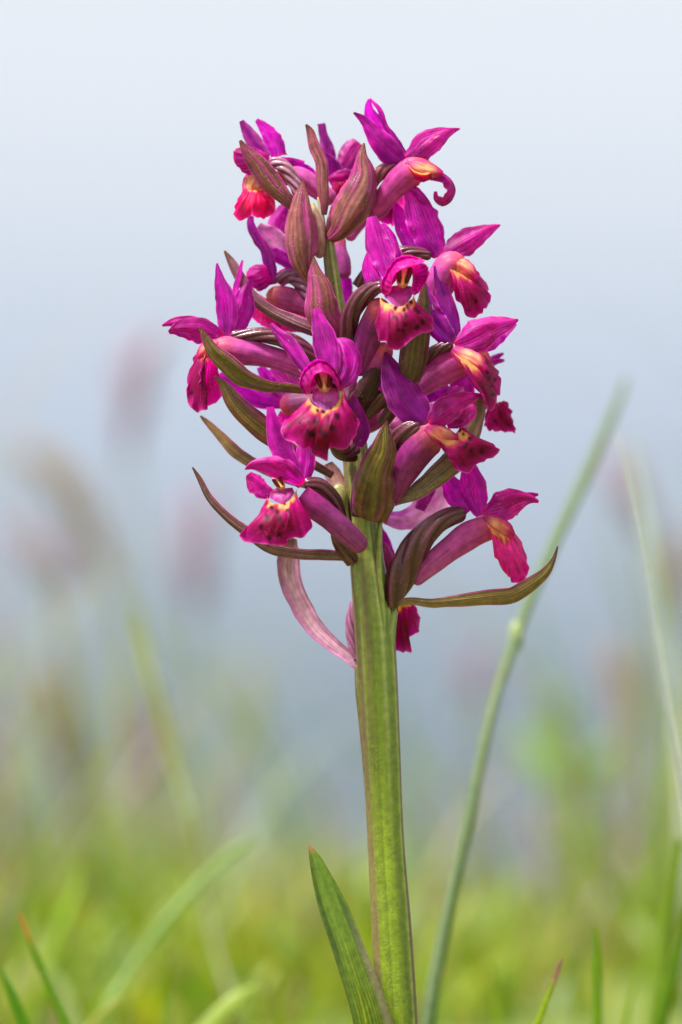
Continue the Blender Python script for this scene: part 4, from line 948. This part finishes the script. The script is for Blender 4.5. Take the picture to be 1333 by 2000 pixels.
grass_blade([(163, 1700, -324, 3), (142, 1758, -320, 17), (114, 1835, -316, 28), (80, 1925, -313, 30)], c_grass(s2l(136, 166, 26)), 'bright yellow-green pointed blade leaning right, at left')
grass_blade([(1097, 1871, -34, 3), (1087, 1903, -34, 10), (1066, 1960, -34, 14), (1050, 2000, -34, 16)], c_grass(s2l(168, 184, 60), s2l(140, 164, 40), tip=s2l(170, 110, 110)), 'short sharp blade with a pink tip at the bottom, right of the orchid stem')
grass_blade([(246, 1943, -120, 3), (222, 1962, -120, 10), (196, 1984, -120, 14), (178, 2004, -120, 15)], c_grass(s2l(176, 180, 90), s2l(150, 150, 70)), 'small pale blade at the bottom crossing the long light green one')
for pts, lab in [([(336, 1880, -190, 3), (326, 1930, -190, 9), (312, 2000, -190, 12)], 'fine thin blade at the bottom left of the pale blunt blade'),
                 ([(562, 1900, -170, 3), (553, 1945, -170, 8), (546, 2000, -170, 11)], 'fine thin blade at the bottom close to the left of the orchid leaf'),
                 ([(958, 1868, -150, 3), (968, 1930, -150, 9), (974, 2000, -150, 12)], 'fine thin blade at the bottom between the node stalk and the pink-tipped blade'),
                 ([(1252, 1880, -120, 3), (1236, 1935, -120, 9), (1222, 2000, -120, 12)], 'fine thin blade leaning right at the bottom right'),
                 ([(88, 1560, -330, 3), (70, 1700, -330, 10), (50, 1850, -330, 14)], 'tall faint thin blade near the left edge'),
                 ([(1320, 1330, -380, 3), (1300, 1480, -380, 12), (1286, 1650, -380, 16)], 'tall faint olive blade near the right edge')]:
    grass_blade(pts, c_grass(s2l(136, 162, 40), s2l(112, 140, 30)), lab)
grass_blade([(1161, 1806, -76, 4), (1166, 1870, -76, 14), (1168, 1985, -76, 18)], c_grass(s2l(110, 146, 20)), 'upright green blade right of the pink-tipped blade')
grass_blade([(1332, 1640, -140, 14), (1306, 1800, -138, 26), (1284, 1960, -135, 30)], c_grass(s2l(112, 140, 30)), 'tall green blade leaning right at the lower right edge')
grass_blade([(1345, 1770, -112, 12), (1318, 1890, -112, 24), (1292, 2000, -112, 28)], c_grass(s2l(92, 126, 14)), 'dark green blade in the bottom right corner')
grass_blade([(218, 1438, -405, 5), (150, 1560, -390, 17), (72, 1690, -375, 21), (4, 1812, -360, 23)], c_grass(s2l(120, 128, 70)), 'dull olive blade leaning right above the orange-tipped blade')
grass_blade([(1170, 1690, -480, 10), (1215, 1770, -480, 36), (1270, 1850, -472, 44), (1330, 1960, -464, 46)], c_grass(s2l(112, 132, 30)), 'broad olive blade leaning left in the lower right')

for head, stem, hc, lab in [
    ([(318, 655, -900, 30), (280, 690, -900, 58), (262, 760, -900, 62), (252, 840, -900, 44), (252, 900, -900, 20)], [(252, 880, -900, 12), (262, 1000, -895, 14), (300, 1200, -890, 16), (345, 1450, -880, 18), (385, 1700, -870, 20)], G_PUR, 'tallest blurred grass with a nodding purplish seed head, far left of the flowers'),
    ([(50, 870, -860, 26), (90, 910, -860, 60), (140, 980, -860, 66), (180, 1060, -860, 60), (215, 1140, -860, 40)], [(205, 1110, -860, 26), (240, 1200, -855, 30), (275, 1350, -850, 30), (310, 1560, -845, 28)], G_TAN, 'blurred tan seed head leaning left near the left edge'),
    ([(30, 1030, -1100, 30), (80, 1080, -1100, 66), (130, 1150, -1100, 50)], [(125, 1140, -1100, 16), (180, 1260, -1090, 18), (230, 1450, -1080, 20)], G_PUR, 'faint mauve seed head under the tan one at far left'),
    ([(395, 960, -1250, 40), (390, 1020, -1250, 70), (386, 1100, -1250, 70), (384, 1190, -1250, 40)], [(384, 1160, -1250, 20), (380, 1350, -1240, 22), (376, 1560, -1230, 24)], G_PUR, 'faint upright lilac seed head left of the lowest bracts'),
    ([(70, 1310, -760, 30), (100, 1370, -760, 62), (120, 1450, -760, 64), (130, 1530, -760, 40)], [(128, 1520, -760, 18), (136, 1620, -755, 20), (144, 1760, -750, 22)], G_BRN, 'brownish seed head low at far left'),
    ([(262, 1370, -620, 24), (276, 1430, -620, 50), (292, 1520, -620, 56), (300, 1600, -620, 40)], [(300, 1590, -620, 16), (308, 1700, -615, 18), (316, 1800, -610, 20)], G_BRN, 'brown seed head behind the thin olive stalk'),
    ([(1190, 880, -900, 20), (1215, 930, -900, 50), (1240, 985, -900, 54), (1256, 1040, -900, 36)], [(1254, 1030, -900, 14), (1280, 1160, -895, 16), (1300, 1350, -890, 18)], G_PUR, 'faint mauve seed head behind the blurred stalk at right'),
    ([(1330, 1030, -700, 24), (1328, 1080, -700, 46), (1322, 1150, -700, 50), (1316, 1220, -700, 30)], [(1317, 1200, -700, 14), (1312, 1350, -700, 16), (1306, 1560, -695, 18)], G_BRN, 'brown seed head cut by the right edge'),
    ([(1190, 1260, -640, 22), (1205, 1310, -640, 46), (1218, 1380, -640, 50), (1226, 1460, -640, 36)], [(1225, 1440, -640, 16), (1236, 1560, -636, 18), (1250, 1700, -632, 20)], G_TAN, 'tan seed head above the green leaves at right'),
    ([(918, 1270, -1000, 24), (926, 1310, -1000, 46), (934, 1370, -1000, 40)], [(934, 1360, -1000, 14), (946, 1460, -995, 16), (960, 1600, -990, 18)], G_PUR, 'small mauve seed head beside the leaning node stalk'),
    ([(480, 1290, -1000, 24), (486, 1350, -1000, 44), (494, 1420, -1000, 44), (500, 1480, -1000, 26)], [(499, 1470, -1000, 16), (508, 1570, -995, 18), (516, 1700, -990, 20)], G_GREY, 'pale greenish seed head between the orchid stem and the olive stalk'),
    ([(1040, 1560, -900, 24), (1056, 1610, -900, 50), (1068, 1680, -900, 50), (1074, 1740, -900, 30)], [(1073, 1720, -900, 16), (1080, 1800, -895, 18), (1084, 1860, -890, 20)], G_PUR, 'dusky seed head low between the node stalk and the right edge')]:
    head = [(x, y, d * 2.0, w_ * 0.8) for x, y, d, w_ in head]
    stem = [(x, y, d * 2.0, w_ * 0.85) for x, y, d, w_ in stem]
    grass_stalk(stem, c_grass(s2l(150, 158, 112)), lab, head=head, head_col=hc, group='flowering grasses blurred in the distance')

# broad-leaved weed blurred on the right
weed = empty('leafy_weed', P(1150, py_ground(-1500), -1500))
tag(weed, 'blurred bright green leafy plant on the right behind the leaning stalk', 'plant')
build('stem', tube(to_ground([(1105, 1440, -1500, 8), (1140, 1600, -1500, 12), (1150, 1750, -1500, 12)]), c_grass(G_GRN), nu=8, nv=30), M_GRASS, weed)
for pts in ([(1085, 1345, -1500, 6), (1090, 1385, -1480, 60), (1100, 1430, -1486, 66), (1112, 1490, -1500, 14)], [(1020, 1420, -1510, 6), (1050, 1455, -1505, 46), (1085, 1510, -1500, 50), (1124, 1560, -1500, 14)],
            [(1215, 1440, -1500, 8), (1185, 1480, -1480, 50), (1155, 1530, -1490, 46), (1132, 1580, -1500, 14)], [(1070, 1570, -1510, 10), (1090, 1605, -1505, 50), (1115, 1650, -1500, 44), (1146, 1690, -1500, 12)],
            [(1210, 1590, -1510, 10), (1190, 1620, -1505, 46), (1168, 1670, -1500, 40), (1150, 1720, -1500, 12)]):
    build('leaf', blade(pts, c_grass(s2l(156, 186, 96), s2l(128, 164, 72)), wrap=35, nu=11, nv=24), M_GRASS, weed)

# the turf itself
def turf(n_blades, seed):
    rng = np.random.default_rng(seed)
    y = 0.40 + 2.4 * rng.random(n_blades) ** 1.0
    x = (rng.random(n_blades) * 2 - 1) * (0.16 + 0.19 * y)
    clump = vnoise(x * 12 + 40, y * 5 + 40, 5)
    keep = clump + 0.35 * rng.random(n_blades) > 0.45
    x, y, clump = x[keep], y[keep], clump[keep]
    m = len(x)
    z = ground_z(x, y)
    low = vnoise(x / (0.5 + y) * 9 + 70, y * 2 + 20, 8)
    side = 0.3 + 0.85 * low + 1.1 * np.clip((np.abs(x) / (0.6 + y) - 0.05) / 0.08, 0, 1)
    h = (0.014 + 0.045 * rng.random(m) ** 2) * (0.5 + 0.9 * clump) * np.clip(y / 0.7, 0.55, 1.2)
    tall = rng.random(m) > 0.86
    h = h + 0.165 * tall * (y > 0.7) * rng.random(m) ** 1.5 * side
    wd = (0.0011 + 0.0014 * rng.random(m)) * np.where(tall, 0.8, 1.0)
    az = rng.random(m) * 2 * math.pi
    lean = (0.15 + 0.55 * rng.random(m)) * h
    t = np.linspace(0, 1, 6)
    cx = x[:, None] + np.cos(az)[:, None] * lean[:, None] * t ** 2
    cy = y[:, None] + np.sin(az)[:, None] * lean[:, None] * t ** 2
    cz = z[:, None] - 0.002 + h[:, None] * (t - 0.18 * t ** 3)
    hw = wd[:, None] * (1 - t ** 2.2 * 0.92)
    px_, py_ = -np.sin(az + 0.6)[:, None] * hw, np.cos(az + 0.6)[:, None] * hw
    a = np.stack([cx - px_, cy - py_, cz], -1); b = np.stack([cx + px_, cy + py_, cz], -1)
    V = np.stack([a, b], 2).reshape(m, 12, 3)
    base = np.arange(m)[:, None, None] * 12
    f = np.array([[2 * i, 2 * i + 1, 2 * i + 3, 2 * i + 2] for i in range(5)])[None] + base
    pal = np.array([s2l(134, 146, 44), s2l(116, 138, 24), s2l(146, 146, 52), s2l(98, 132, 48), s2l(136, 160, 76), G_BRN])
    ci = rng.choice(6, m, p=[.3, .26, .16, .12, .1, .06])
    col = pal[ci] * (0.8 + 0.4 * rng.random((m, 1)))
    dry = (tall & (rng.random(m) > 0.35))[:, None]
    col = np.where(dry, np.array([s2l(150, 136, 110), s2l(150, 160, 134), s2l(144, 122, 130), s2l(118, 142, 90)])[rng.integers(0, 4, m)], col)
    C = np.repeat(col, 12, axis=0)
    me = bpy.data.meshes.new('grass')
    me.from_pydata(V.reshape(-1, 3).tolist(), [], f.reshape(-1, 4).tolist())
    at = me.attributes.new('Col', 'FLOAT_COLOR', 'POINT')
    at.data.foreach_set('color', np.concatenate([C, np.ones((len(C), 1))], 1).astype(np.float32).ravel())
    me.materials.append(M_GRASS)
    o = bpy.data.objects.new('grass', me); COL.objects.link(o); o['kind'] = 'stuff'
    return o
turf(21000, 3)

for o in bpy.data.objects:
    if 'org' in o:
        del o['org']
